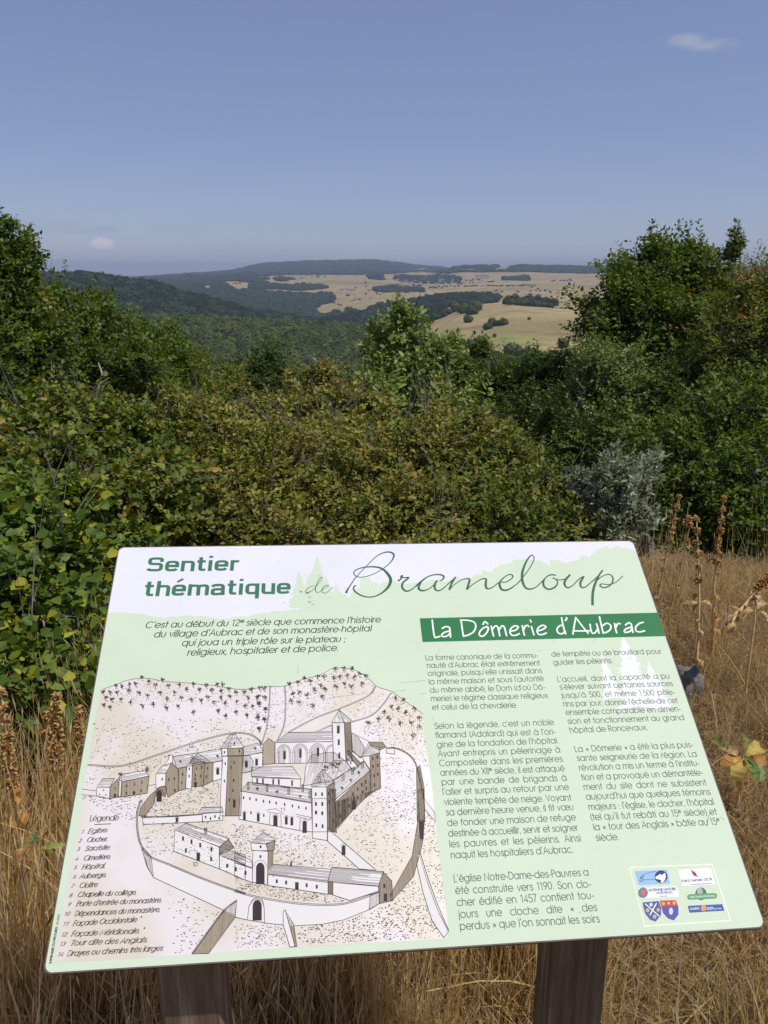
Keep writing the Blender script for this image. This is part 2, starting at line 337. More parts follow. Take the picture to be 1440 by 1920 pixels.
def leaf_ball(name, seed, n, size, cols, squash=.85, core=.72, taper=0.):
    """leafy crown from clumps of small leaf faces round a dark lumpy core; unit radius"""
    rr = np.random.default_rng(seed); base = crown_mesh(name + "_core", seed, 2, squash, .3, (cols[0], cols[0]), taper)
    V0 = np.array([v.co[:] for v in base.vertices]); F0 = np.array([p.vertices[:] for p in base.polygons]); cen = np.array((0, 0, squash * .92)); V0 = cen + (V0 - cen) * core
    nv = rr.normal(size=(n, 3)); nv /= np.linalg.norm(nv, axis=1)[:, None]; o = np.array([1 + .45 * mnoise.noise(Vector(p) * 2.2 + Vector((seed * 3.7, seed * 1.9, seed * 5.1))) for p in nv]) * rr.uniform(.72, 1.06, n)
    c = nv * o[:, None]; c[:, 2] *= squash
    if taper: k = 1 - taper * np.clip((c[:, 2] + .8) / 1.9, 0, 1); c[:, :2] *= k[:, None]
    c[:, 2] += squash * .92
    t = np.cross(nv, rr.normal(size=(n, 3))); t /= np.linalg.norm(t, axis=1)[:, None]; nn = nv + rr.normal(size=(n, 3)) * .34 + np.array((0, 0, .25)); nn /= np.linalg.norm(nn, axis=1)[:, None]; t -= nn * np.sum(t * nn, 1)[:, None]; t /= np.linalg.norm(t, axis=1)[:, None]; b = np.cross(nn, t)
    s = size * rr.uniform(.6, 1.3, n)[:, None]
    Q = np.stack([c - t * s, c + b * s * .62, c + t * s, c - b * s * .62], 1).reshape(-1, 3)
    tri = np.concatenate([np.stack([4 * np.arange(n), 4 * np.arange(n) + 1, 4 * np.arange(n) + 2], 1), np.stack([4 * np.arange(n), 4 * np.arange(n) + 2, 4 * np.arange(n) + 3], 1)]) + len(V0)
    c0, c1 = np.array(cols[0]), np.array(cols[1]); f = rr.uniform(0, 1, n)[:, None]; cc = np.repeat(c0 * (1 - f) + c1 * f, 4, 0)
    Vv = np.vstack([V0, Q]); me = bpy.data.meshes.new(name); me.from_pydata(Vv.tolist(), [], F0.tolist() + tri.tolist())
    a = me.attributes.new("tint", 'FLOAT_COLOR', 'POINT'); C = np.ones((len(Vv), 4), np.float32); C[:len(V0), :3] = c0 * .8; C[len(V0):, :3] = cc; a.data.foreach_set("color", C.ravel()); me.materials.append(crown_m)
    return me
PROTO = bpy.data.collections.new("crown_shapes")
def instancer(name, pts, scale, rotz, pick, protos, label, kind='stuff', zscale=None, tilt=None):
    """one stuff object: geometry nodes place the given shapes on measured points"""
    coll = bpy.data.collections.new(name + "_shapes")
    for k, me_ in enumerate(protos):
        o = bpy.data.objects.new("%s_shape_%02d" % (name, k), me_); coll.objects.link(o)
    me_ = bpy.data.meshes.new(name); me_.vertices.add(len(pts)); me_.vertices.foreach_set("co", np.asarray(pts, np.float32).ravel())
    sc = np.asarray(scale, np.float32)
    if sc.ndim == 1: sc = np.stack([sc, sc, sc * (1 if zscale is None else zscale)], 1).astype(np.float32)
    a = me_.attributes.new("size", 'FLOAT_VECTOR', 'POINT'); a.data.foreach_set("vector", sc.ravel())
    rv = np.zeros((len(pts), 3), np.float32); rv[:, 2] = rotz
    if tilt is not None: rv[:, :2] = tilt
    a = me_.attributes.new("turn", 'FLOAT_VECTOR', 'POINT'); a.data.foreach_set("vector", rv.ravel())
    a = me_.attributes.new("pick", 'INT', 'POINT'); a.data.foreach_set("value", np.asarray(pick, np.int32))
    o = link(bpy.data.objects.new(name, me_)); ng = bpy.data.node_groups.new(name, 'GeometryNodeTree')
    ng.interface.new_socket("Geometry", in_out='INPUT', socket_type='NodeSocketGeometry'); ng.interface.new_socket("Geometry", in_out='OUTPUT', socket_type='NodeSocketGeometry')
    gi, go = ng.nodes.new("NodeGroupInput"), ng.nodes.new("NodeGroupOutput"); ci = ng.nodes.new("GeometryNodeCollectionInfo"); ci.inputs[0].default_value = coll; ci.inputs[1].default_value = True; ci.inputs[2].default_value = True
    ip = ng.nodes.new("GeometryNodeInstanceOnPoints"); ip.inputs['Pick Instance'].default_value = True
    def attr(nm, dt):
        n = ng.nodes.new("GeometryNodeInputNamedAttribute"); n.data_type = dt; n.inputs[0].default_value = nm; return n.outputs[0]
    e2r = ng.nodes.new("FunctionNodeEulerToRotation"); K = ng.links
    K.new(gi.outputs[0], ip.inputs['Points']); K.new(ci.outputs[0], ip.inputs['Instance']); K.new(attr("pick", 'INT'), ip.inputs['Instance Index'])
    K.new(attr("turn", 'FLOAT_VECTOR'), e2r.inputs[0]); K.new(e2r.outputs[0], ip.inputs['Rotation']); K.new(attr("size", 'FLOAT_VECTOR'), ip.inputs['Scale']); K.new(ip.outputs[0], go.inputs[0])
    md = o.modifiers.new("spread", 'NODES'); md.node_group = ng
    tag(o, label, kind=kind); return o
beech_c = (((.052, .084, .018), (.120, .155, .040)), ((.034, .060, .014), (.080, .112, .030)), ((.082, .108, .022), (.175, .190, .046)), ((.026, .048, .018), (.062, .088, .034)), ((.060, .092, .030), (.130, .165, .060)))
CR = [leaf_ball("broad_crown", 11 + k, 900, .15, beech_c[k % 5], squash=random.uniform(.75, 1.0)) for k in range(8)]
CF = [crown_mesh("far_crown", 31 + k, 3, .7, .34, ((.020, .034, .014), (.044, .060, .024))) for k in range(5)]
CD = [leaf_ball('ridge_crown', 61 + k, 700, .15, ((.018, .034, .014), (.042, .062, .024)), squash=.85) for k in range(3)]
def scatter(d0, d1, spacing, px0, px1, seed):
    """jittered points where woods grow between two distances"""
    r = np.random.default_rng(seed); out = []; x0, x1 = (px0 - 720) / FPX, (px1 - 720) / FPX
    X0, X1 = min(x0 * d1, x0 * d0), max(x1 * d1, x1 * d0); nx, ny = int((X1 - X0) / spacing), int((d1 - d0 * .9) / spacing)
    gx, gy = np.meshgrid(np.arange(nx), np.arange(ny)); x = X0 + (gx.ravel() + r.uniform(-.45, .45, gx.size)) * spacing; y = d0 * .9 + (gy.ravel() + r.uniform(-.45, .45, gx.size)) * spacing
    D = np.hypot(x, y); m = (D >= d0) & (D < d1) & (x / y > x0) & (x / y < x1); x, y = x[m], y[m]; z = terrain_z(x, y); m = cover(x, y, z)
    return np.stack([x[m], y[m], z[m]], 1)
r_ = np.random.default_rng(5)
def wood(name, d0, d1, spacing, px0, px1, seed, size, protos, label, zs=(.9, 1.3)):
    p = scatter(d0, d1, spacing, px0, px1, seed); n = len(p); s = size * r_.uniform(.6, 1.4, n); p[:, 2] -= s * .25
    return instancer(name, p, s, r_.uniform(0, 6.28, n), r_.integers(0, len(protos), n), protos, label, zscale=r_.uniform(*zs, n))
wood("near_woods", 60, 520, 7.5, -500, 2000, 1, 4.6, CR, "broadleaved wood filling the valley below the viewpoint")
wood("valley_woods", 520, 1150, 7.2, -150, 1200, 2, 4.3, CR, "green beech wood on the near slope of the valley")
wood("ridge_woods", 1150, 2200, 10, -250, 1100, 3, 6.2, CF + CD, "dark beech wood over the long ridge and valley sides")
wood("plateau_woods", 2200, 4700, 15, 100, 1250, 4, 9.5, CF, "bluish woods and copses across the distant plateau", zs=(.7, 1.1))
wood("mountain_woods", 4700, 9500, 34, 0, 1450, 5, 22, CF, "wooded mountain flanks on the horizon", zs=(.45, .7))
# trees that stand clear in the pasture: each its own thing
bark = material("bark", (.09, .075, .06), .9, .1, build=noise_color(9, (.06, .05, .04), (.16, .14, .12)))
def field_tree(px, py, wpx, hpx, label, group, k, name="pasture_tree"):
    g = ground_hit(px, py); D = math.hypot(g[0], g[1]); s = wpx / FPX * D / 2; h = hpx / FPX * D
    t = thing(name, label, "tree", g, random.uniform(0, 6.28), group)
    o = link(bpy.data.objects.new("crown", CR[k % 8]), t); hs = h / 1.75; o.scale = (s, s, hs); o.location = (0, 0, -.06 * h)
    Vt, Ft = tube([(0, 0, -.5), (.1, 0, h * .2), (0, .1, h * .5)], [s * .13, s * .10, s * .05], 6); mesh_np("trunk", Vt, Ft, bark, parent=t)
G1 = "trees standing in the dry pasture"
for k, (px, py, w, h, lb) in enumerate(((878, 605, 17, 16, "round dark tree standing alone left of centre in the dry pasture"),
    (914, 618, 17, 15, "lower left tree of the small clump on the pasture"), (922, 612, 15, 17, "tallest tree of the small clump on the pasture"), (932, 611, 13, 12, "middle tree of the small pasture clump, low and dark"),
    (944, 610, 17, 14, "right end tree of the small pasture clump"), (992, 600, 6, 6, "tiny bush standing alone high on the pasture slope"), (927, 632, 7, 8, "tiny bush standing alone low on the pasture slope"),
    (855, 584, 20, 17, "left tree of the dark grove on the pasture edge"), (868, 588, 22, 20, "front tree of the dark grove on the pasture edge"), (884, 590, 24, 21, "largest tree of the dark grove, nearest the open pasture"), (894, 582, 20, 18, "right hand tree of the dark grove on the pasture edge"), (872, 580, 22, 15, "rear tree of the dark grove on the pasture edge"),
    (1056, 652, 22, 18, "dark tree at the right foot of the pasture beside the big beech"), (960, 668, 34, 28, "dark tree below the pasture, left of the pale strip of field"), (992, 672, 34, 24, "rounded dark tree below the pasture, right of the pale strip of field"), (905, 668, 30, 26, "dark tree at the left foot of the pasture"), (880, 664, 34, 26, "broad dark tree at the far left foot of the pasture"))):
    field_tree(px, py, w, h, lb, G1, k)
G2 = "row of trees behind the pasture crest"
for k, (px, w, h) in enumerate(((958, 17, 12), (972, 14, 9), (984, 15, 11), (996, 15, 11), (1008, 16, 11), (1020, 15, 10), (1032, 14, 10))):
    field_tree(px, 571 + (px - 950) * .07, w, h, ("leftmost, largest tree of the row topping the pasture crest", "second tree from the left in the row topping the pasture crest", "third tree from the left in the row topping the pasture crest", "middle tree of the row topping the pasture crest", "third tree from the right in the row topping the pasture crest", "second tree from the right in the row topping the pasture crest", "rightmost tree of the row topping the pasture crest")[k], G2, k, "hedgerow_tree")
G3 = "small bushes dotted over the distant plateau"
for k in range(26):
    px = random.uniform(640, 1090); py = random.uniform(548, 562) if k % 2 else random.uniform(524, 546)
    g = ground_hit(px, py)
    if cover(np.array([g[0]]), np.array([g[1]]))[0]: continue
    field_tree(px, py, random.uniform(3, 7), random.uniform(2.5, 4.5), "tiny dark bush dotted on the far dry plateau", G3, k, "plateau_bush")

# hedge lines and scrub between the far fields, too many and small to count; the lane to the farm
hl_pts = []
for (x0, y0, x1, y1, n, wob_) in ((858, 537, 985, 536, 46, .5), (975, 535, 1010, 536, 8, .4), (1000, 528, 1075, 526, 16, .5), (1035, 577, 1070, 579, 16, .5), (600, 560, 642, 574, 14, 1.), (640, 590, 668, 583, 18, 1.5), (690, 545, 735, 543, 20, .8), (880, 531, 930, 529, 14, .6), (700, 560, 650, 566, 8, 1.), (560, 522, 610, 519, 9, .5), (925, 548, 1080, 545, 12, .7), (430, 533, 470, 531, 12, .6), (735, 536, 790, 537, 24, 1.2), (800, 540, 860, 536, 22, 1.2), (840, 528, 905, 526, 18, .8), (855, 533, 870, 531, 10, .8)):
    for k in range(n):
        f = random.random(); g = ground_hit(x0 + (x1 - x0) * f, y0 + (y1 - y0) * f + random.gauss(0, wob_), 900); hl_pts.append((*g, math.hypot(g[0], g[1])))
hp = np.array(hl_pts); sz_ = hp[:, 3] / FPX * r_.uniform(1.0, 2.2, len(hp)); instancer("field_hedges", hp[:, :3] - np.array((0, 0, .3)), sz_, r_.uniform(0, 6.28, len(hp)), r_.integers(0, 5, len(hp)), CF, "thin hedge lines and scrub between the far fields", zscale=.8)
lane = [ground_hit(*q, 900) for q in ((655, 551), (662, 552), (668, 555), (664, 558), (670, 561), (680, 562), (690, 563), (700, 568))]; lane = cat_rom3 = np.array([lane[0]] + [lane[i] * (1 - t_) + lane[i + 1] * t_ for i in range(len(lane) - 1) for t_ in (.33, .66, 1)])
lt = np.gradient(lane, axis=0); ls = np.stack([-lt[:, 1], lt[:, 0], 0 * lt[:, 0]], 1); ls /= np.linalg.norm(ls, axis=1)[:, None]; Vl = np.concatenate([lane + ls * 2.2, lane - ls * 2.2]); Vl[:, 2] = terrain_z(Vl[:, 0], Vl[:, 1]) + .35; nl = len(lane); jl = np.arange(nl - 1)[:, None]
o = mesh_np("lane", Vl, np.concatenate([jl + nl, jl + nl + 1, jl + 1, jl], 1), material("lane_surface", srgb(120, 116, 112), .9, .1, build=noise_color(.3, srgb(108, 104, 100), srgb(134, 130, 124)))); tag(o, "narrow grey lane winding up to the farm", kind='structure')

# ------------------------------------------------------------------ distant village and farm
stone_w = material("village_wall", srgb(196, 186, 172), .9, .1, build=noise_color(.6, srgb(176, 166, 152), srgb(214, 206, 192))); slate = material("village_roof", srgb(120, 112, 110), .8, .2, build=noise_color(.8, srgb(98, 92, 92), srgb(142, 130, 124)))
glass_d = material("window_dark", (.03, .035, .04), .3, .4)
def bx(x0, x1, y0, y1, z0, z1):
    V = [(x, y, z) for z in (z0, z1) for x, y in ((x0, y0), (x1, y0), (x1, y1), (x0, y1))]
    return V, [[3, 2, 1, 0], [4, 5, 6, 7], [0, 1, 5, 4], [1, 2, 6, 5], [2, 3, 7, 6], [3, 0, 4, 7]]
def house(px, py, w, dep, h, rh, label, name="village_house", cat="house", group="houses of the distant village", rz=None, nwin=2, floors=1, wall=None, roof_m=None):
    g = ground_hit(px, py, 900); t = thing(name, label, cat, g, random.uniform(-.5, .5) if rz is None else rz, group)
    V, F = bx(-w / 2, w / 2, -dep / 2, dep / 2, -3, h); mesh_np("wall", V, F, wall or stone_w, parent=t)
    e = .5; V = [(-w / 2 - e, -dep / 2 - e, h - .2), (w / 2 + e, -dep / 2 - e, h - .2), (w / 2 + e, dep / 2 + e, h - .2), (-w / 2 - e, dep / 2 + e, h - .2), (-w / 2 - e, 0, h + rh), (w / 2 + e, 0, h + rh)]
    mesh_np("roof", V, [[0, 1, 5, 4], [2, 3, 4, 5], [0, 4, 3], [1, 2, 5], [3, 2, 1, 0]], roof_m or slate, parent=t)
    me_ = None
    for fl in range(floors):
        for i in range(nwin):
            x = -w / 2 + w * (i + .5) / nwin; z = 1.2 + fl * (h - 1) / floors
            if me_ is None:
                V, F = bx(-.6, .6, -.06, .06, 0, 1.5); o = mesh_np("window", V, F, glass_d, parent=t); me_ = o.data
            else: o = link(bpy.data.objects.new("window", me_), t)
            o.location = (x, -dep / 2 - .05, z)
    return t, g
for k, (px, py, w, dep, h, rh) in enumerate(((745, 527, 16, 9, 6, 4), (753, 530, 12, 8, 5, 4), (762, 529, 18, 9, 6, 5), (771, 531, 12, 8, 6, 4), (780, 530, 20, 10, 6, 5), (788, 533, 13, 9, 6, 4), (795, 529, 24, 10, 8, 5), (804, 532, 14, 9, 7, 4), (812, 530, 20, 10, 7, 5), (818, 534, 12, 8, 5, 4), (826, 532, 15, 9, 7, 5), (835, 534, 13, 8, 6, 4), (842, 531, 12, 8, 6, 4), (799, 525, 18, 9, 6, 5), (790, 524, 26, 10, 6, 4))):
    house(px, py, w, dep, h, rh, "small pale stone house with slate roof in the cluster of the distant village")
t, g = house(904, 523, 66, 14, 17, 3, "long many-windowed pale building above the distant village", "large_hotel", "building", None, 0., 14, 4)
t, g = house(829, 530, 22, 9, 9, 7, "village church with a slate roof left of the pale gable", "church", "church", None, .2, 3)
for nm, px, hh, lb in (("church_tower", 824, 24, "square bell tower with pyramid roof beside the village church"), ("round_tower", 848, 20, "pale square tower with pointed roof at the right of the village")):
    g = ground_hit(px, 531, 900); t = thing(nm, lb, "tower", g); V, F = bx(-4, 4, -4, 4, -3, hh - 6); mesh_np("wall", V, F, stone_w, parent=t)
    mesh_np("roof", [(-4.6, -4.6, hh - 6.2), (4.6, -4.6, hh - 6.2), (4.6, 4.6, hh - 6.2), (-4.6, 4.6, hh - 6.2), (0, 0, hh + 2)], [[0, 1, 4], [1, 2, 4], [2, 3, 4], [3, 0, 4], [3, 2, 1, 0]], slate, parent=t)
    V, F = bx(-.8, .8, -4.06, -3.9, hh - 12, hh - 8.5); mesh_np("window", V, F, glass_d, parent=t)
red_roof = material("red_roof", srgb(150, 104, 84), .85, .1)
house(642, 546, 14, 9, 6, 4, "white farmhouse left of the lane on the distant plateau", "farmhouse", "house", "farm buildings on the plateau", wall=material("white_wall", srgb(222, 216, 206), .8, .1))
house(650, 545, 20, 10, 5, 4, "farm barn with reddish roof beside the white farmhouse", "barn", "barn", "farm buildings on the plateau", roof_m=red_roof)
house(661, 545, 22, 10, 4, 3, "long low farm shed right of the reddish barn", "farm_shed", "shed", "farm buildings on the plateau")
house(770, 551, 18, 9, 4, 3, "low grey barn by the trees in the middle of the plateau", "barn", "barn", None)
# ------------------------------------------------------------------ trees and shrubs round the viewpoint
leaf_m = foliage_material("leaves", trans=.30, rough=.50, spec=.22)
twig_m = material("twigs", (.10, .085, .07), .85, .1, build=noise_color(30, (.10, .085, .068), (.30, .27, .235)))
PAL = {   # leaf colours as they are: (weight, dark, light)
 'beech':  [(.84, (.044, .080, .010), (.098, .146, .020)), (.12, (.10, .14, .02), (.16, .19, .035)), (.04, (.17, .12, .02), (.24, .16, .03))],
 'dark':   [(.88, (.032, .060, .009), (.070, .110, .016)), (.12, (.075, .11, .02), (.12, .155, .03))],
 'hazel':  [(.78, (.046, .084, .010), (.100, .155, .022)), (.16, (.14, .18, .024), (.22, .25, .04)), (.06, (.34, .32, .03), (.44, .41, .05))],
 'autumn': [(.66, (.085, .108, .018), (.160, .185, .032)), (.21, (.23, .22, .04), (.35, .32, .07)), (.10, (.30, .21, .045), (.42, .29, .07)), (.03, (.24, .12, .04), (.34, .17, .055))],
 'mixed':  [(.72, (.052, .084, .012), (.110, .148, .022)), (.18, (.15, .17, .028), (.23, .24, .045)), (.10, (.26, .19, .04), (.36, .25, .06))],
 'pale':   [(.72, (.110, .160, .030), (.190, .245, .060)), (.28, (.25, .30, .09), (.34, .39, .14))],
 'willow': [(.58, (.085, .115, .050), (.160, .190, .100)), (.42, (.30, .33, .22), (.50, .52, .39))],
 'birchy': [(.70, (.056, .088, .016), (.115, .160, .034)), (.30, (.18, .22, .05), (.28, .33, .09))],
 'rowan':  [(.78, (.062, .100, .016), (.125, .170, .030)), (.16, (.20, .20, .03), (.29, .27, .05)), (.06, (.34, .17, .04), (.44, .22, .06))],
}
def pal_cols(name, n, r):
    e = PAL[name]; w = np.array([x[0] for x in e]); k = r.choice(len(e), n, p=w / w.sum()); f = r.uniform(0, 1, n)[:, None]
    return np.array([x[1] for x in e])[k] * (1 - f) + np.array([x[2] for x in e])[k] * f
def unit(v): return v / (np.linalg.norm(v, axis=-1, keepdims=True) + 1e-9)
def leaf_quads(c, d, nrm, size, width, r, detail):
    """leaf faces: base c, direction d, face normal nrm; ovate, folded on the midrib and drooping at the tip"""
    n = len(c); nrm = unit(nrm - d * np.sum(nrm * d, 1)[:, None]); s = np.cross(d, nrm); L_ = size[:, None]; Wd = (size * width)[:, None] * .5; fold = r.uniform(.05, .45, n)[:, None]; droop = r.uniform(-.05, .28, n)[:, None]
    tip = c + d * L_ - nrm * L_ * droop
    if detail:
        a, b = .30, .72
        l1 = c + d * L_ * a - s * Wd + nrm * Wd * fold; l2 = c + d * L_ * b - s * Wd * .72 + nrm * (Wd * fold * .7 - L_ * droop * .45)
        r1 = c + d * L_ * a + s * Wd + nrm * Wd * fold; r2 = c + d * L_ * b + s * Wd * .72 + nrm * (Wd * fold * .7 - L_ * droop * .45)
        V = np.stack([c, l1, l2, tip, r2, r1], 1).reshape(-1, 3); b6 = 6 * np.arange(n)[:, None]
        F = np.concatenate([b6 + np.array([[0, 3, 2, 1]]), b6 + np.array([[0, 5, 4, 3]])]); return V, F, 6
    l1 = c + d * L_ * .45 - s * Wd + nrm * Wd * fold; r1 = c + d * L_ * .45 + s * Wd + nrm * Wd * fold
    V = np.stack([c, r1, tip, l1], 1).reshape(-1, 3); return V, 4 * np.arange(n)[:, None] + np.array([[0, 1, 2, 3]]), 4
def plant(name, label, cat, base, blobs, pal, twigs, leaf, per=12, tl=(.18, .40), width=.62, detail=False, up=.35, group=None, seed=1, stems=5, bare=0, shell=.5, trunk_r=.03, lumps=.28, side=.75, clump=11, crad=.085, trunk_name="stem", crown_name="foliage", extra=None):
    """a woody plant: stems, boughs and twigs, with every leaf set along a twig. blobs = (x, y, z, rx, ry, rz) parts of the crown, world metres"""
    r = np.random.default_rng(seed); base = np.asarray(base, float); t = thing(name, label, cat, base, 0, group); B = np.array(blobs, float)
    vol = (B[:, 3] * B[:, 4] * B[:, 5]) ** (2 / 3); pk = r.choice(len(B), twigs, p=vol / vol.sum())
    # sprays of foliage gather in clumps on the crown's lumpy shell, with dark gaps between them
    nC = max(6, int(twigs / clump)); vC = r.choice(len(B), nC, p=vol / vol.sum()); off = seed * 1.7
    uC = unit(r.normal(size=(nC, 3))); lump = 1 + lumps * (np.sin(uC[:, 0] * 5 + off + B[vC, 0] * 3) * np.sin(uC[:, 1] * 5 + 1.3 * off) + .7 * np.sin(uC[:, 2] * 7 + off * 2 + uC[:, 0] * 4) + .5 * r.normal(size=nC))
    Cc = B[vC, :3] + uC * B[vC, 3:] * (r.uniform(shell, 1, nC) ** .6 * lump)[:, None]; q = r.integers(0, nC, twigs); pk = vC[q]
    A = Cc[q] + r.normal(size=(twigs, 3)) * crad * (1, 1, .7) * np.minimum(B[pk, 3:].mean(1) / .3, 1)[:, None]
    u = unit((A - B[pk, :3]) / B[pk, 3:] + uC[q] * .3)
    gz = terrain_z(A[:, 0], A[:, 1]); keep = A[:, 2] > gz + .02; A, u, pk = A[keep], u[keep], pk[keep]; nT = len(A)
    d = unit(u * .8 + np.array((0, 0, up)) + r.normal(size=(nT, 3)) * .38); Lt = r.uniform(*tl, nT); acc = Acc()
    # twigs: bent in the middle
    bend = r.normal(size=(nT, 3)) * .12; P0, P1, P2 = A - d * (Lt * .75)[:, None], A - d * (Lt * .25)[:, None] + bend * Lt[:, None], A + d * (Lt * .25)[:, None] + np.array((0, 0, -.06)) * Lt[:, None]
    # leaves
    k = np.repeat(np.arange(nT), per); f = (np.tile(np.arange(per), nT) + r.uniform(-.3, .3, nT * per)) / per; f = np.clip(f, 0, 1)[:, None]
    c = (1 - f) ** 2 * P0[k] + 2 * f * (1 - f) * P1[k] + f ** 2 * P2[k]; dk = d[k]
    sd = unit(np.cross(dk, unit(np.array((0, 0, 1.)) + r.normal(size=(nT, 3)) * .5)[k])); sg = np.where(np.tile(np.arange(per), nT) % 2, 1, -1)[:, None]
    ld = unit(dk * (.35 + .7 * f ** 2) + sd * sg * side + r.normal(size=c.shape) * .28); c = c + ld * leaf * .12
    nm = unit(np.array((0, 0, 1.)) * .8 + u[k] * .5 + r.normal(size=c.shape) * .45); sz = leaf * r.uniform(.45, 1.3, len(c)) * (1 - .25 * f[:, 0])
    V, F, m = leaf_quads(c, ld, nm, sz, width, r, detail)
    tc = pal_cols(pal, nT, r)[k]; cc = pal_cols(pal, len(c), r); mix = r.uniform(.25, .75, (len(c), 1)); cc = (cc * mix + tc * (1 - mix)) * r.uniform(.95, 1.35, (len(c), 1))
    o = mesh_np(crown_name, V, F, leaf_m, np.repeat(cc, m, 0)); o.parent = t; o.location = -Vector(base); o['kind'] = 'stuff'
    # wood: stems to the crown parts, boughs to a share of the twigs
    W_ = Acc(); nodes = []
    for i in range(stems):
        b = B[i % len(B)]; e = b[:3] + unit(r.normal(size=3)) * b[3:] * .35; s0 = base + np.array((r.uniform(-1, 1), r.uniform(-1, 1), 0)) * trunk_r * 3; s0[2] = float(terrain_z(s0[0], s0[1])) - .1
        tt = np.linspace(0, 1, 9)[:, None]; mid = (s0 + e) / 2 + np.array((r.uniform(-.1, .1), r.uniform(-.1, .1), -.05)) * np.linalg.norm(e - s0); pts = (1 - tt) ** 2 * s0 + 2 * tt * (1 - tt) * mid + tt ** 2 * e + r.normal(size=(9, 3)) * .012
        V, F = tube(pts, np.linspace(trunk_r, trunk_r * .35, 9), 6); W_.add(V, F); nodes += [(p, trunk_r * (1 - .6 * q)) for p, q in zip(pts[3:], np.linspace(.3, 1, 6))]
    o = W_.build(trunk_name, twig_m); o.parent = t; o.location = -Vector(base)
    W_ = Acc(); NP = np.array([n[0] for n in nodes]); nb = min(nT, max(20, twigs // 14))
    for q in r.choice(nT, nb, replace=False):
        j = np.argmin(np.linalg.norm(NP - P0[q], axis=1) + r.uniform(0, .15, len(NP))); s0 = NP[j]; tt = np.linspace(0, 1, 5)[:, None]; mid = (s0 + P0[q]) / 2 + r.normal(size=3) * .08 * np.linalg.norm(P0[q] - s0)
        pts = (1 - tt) ** 2 * s0 + 2 * tt * (1 - tt) * mid + tt ** 2 * P0[q]; pts = np.vstack([pts, P1[q], P2[q]]); V, F = tube(pts, np.linspace(min(.012, nodes[j][1] * .5), .0016, 7), 4); W_.add(V, F)
    for q in r.choice(nT, bare, replace=False) if bare else ():     # bare grey twigs poking out
        e = A[q] + d[q] * r.uniform(.1, .35) + np.array((0, 0, .05)); V, F = tube([A[q] - d[q] * .25, A[q] + r.normal(size=3) * .02, e], [.004, .003, .001], 4); W_.add(V, F)
        for _ in range(2): V, F = tube([A[q], e + r.normal(size=3) * .08], [.002, .0008], 3); W_.add(V, F)
    q = r.choice(nT, min(nT, 1500), replace=False); n = len(q)          # thin twigs as slim three-sided slivers
    w = .0022; s = unit(np.cross(d[q], r.normal(size=(n, 3)))) * w; V = np.stack([P0[q] - s, P0[q] + s, P1[q] + s * .7, P2[q], P1[q] - s * .7], 1).reshape(-1, 3)
    W_.add(np.vstack([V]), np.concatenate([5 * np.arange(n)[:, None] + np.array([[0, 1, 2, 4]]), 5 * np.arange(n)[:, None] + np.array([[4, 2, 3, 3]])])) if False else W_.add(V[np.concatenate([5 * np.arange(n)[:, None] + np.array([[0, 1, 2, 4]])]).ravel()], np.arange(4 * n).reshape(-1, 4))
    o = W_.build("branch_twigs", twig_m); o.parent = t; o.location = -Vector(base); o['kind'] = 'stuff'
    if extra: extra(t, A, d, r)
    return t
def blob(px, py, D, rpx, rpy, depth=None):
    """crown part centred on a measured bearing at distance D, half sizes measured in photo pixels"""
    c = at(px, py, D); k = D / FPX * 1.0; return (c[0], c[1], c[2], rpx * k, depth if depth else rpx * k * .8, rpy * k)
def gp(px, D):
    d = ray(px, 900); h = math.hypot(d[0], d[1]); x, y = d[0] / h * D, d[1] / h * D; return (x, y, float(terrain_z(x, y)))
def berries(t, A, d, r):
    """bunches of orange-red berries"""
    red = material("rowan_berries", (.46, .10, .03), .45, .3)
    sel = [i for i in r.choice(len(A), 400, replace=False) if photo_px(A[i])[0] > 1345][:9]
    for i in sel:
        bm = bmesh.new()
        for _ in range(16):
            m = Matrix.Translation(Vector(A[i] + d[i] * .22 + r.normal(size=3) * (.030, .030, .016) - np.array(t.location))); bmesh.ops.create_icosphere(bm, subdivisions=1, radius=.0075, matrix=m)
        me = bpy.data.meshes.new("berry_cluster"); bm.to_mesh(me); bm.free(); me.materials.append(red); link(bpy.data.objects.new("berry_cluster", me), t)

# --- right: big beech-like tree, its neighbours and the rowan
plant("beech_tree", "big dark green beech with its ragged top against the sky, right of the open pasture", "tree", gp(1230, 9.6),
      [blob(1240, 508, 9.6, 76, 58), blob(1165, 560, 9.4, 70, 50), blob(1290, 505, 9.8, 55, 45), blob(1255, 620, 9.2, 110, 80), blob(1150, 640, 9.4, 60, 60), blob(1330, 560, 9.5, 60, 70), blob(1120, 590, 9.4, 35, 25), blob(1172, 515, 9.6, 30, 30), blob(1245, 462, 9.7, 30, 22), blob(1300, 476, 9.8, 24, 18)], 'beech', 3300, .062, per=13, seed=3, stems=7, trunk_r=.05, trunk_name="trunk", crown_name="crown", lumps=.26)
plant("young_tree", "slender leafy sprig standing alone above the trees on the right", "tree", gp(1378, 9.2), [blob(1380, 452, 9.2, 11, 20), blob(1372, 478, 9.2, 9, 20), blob(1366, 515, 9.2, 9, 26), blob(1390, 446, 9.2, 7, 8)], 'beech', 84, .056, per=8, seed=4, clump=3, crad=.05, stems=3, trunk_r=.018, trunk_name="trunk", crown_name="crown", tl=(.12, .25))
plant("rowan_tree", "rowan tree with orange-red berry bunches at the right edge", "tree", gp(1440, 8), [blob(1425, 572, 8, 62, 55), blob(1470, 550, 8.2, 70, 56), blob(1400, 640, 7.8, 80, 75), blob(1480, 680, 8, 90, 90)], 'rowan', 1900, .058, per=14, width=.36, seed=5, stems=5, trunk_r=.04, trunk_name="trunk", crown_name="crown", extra=berries)
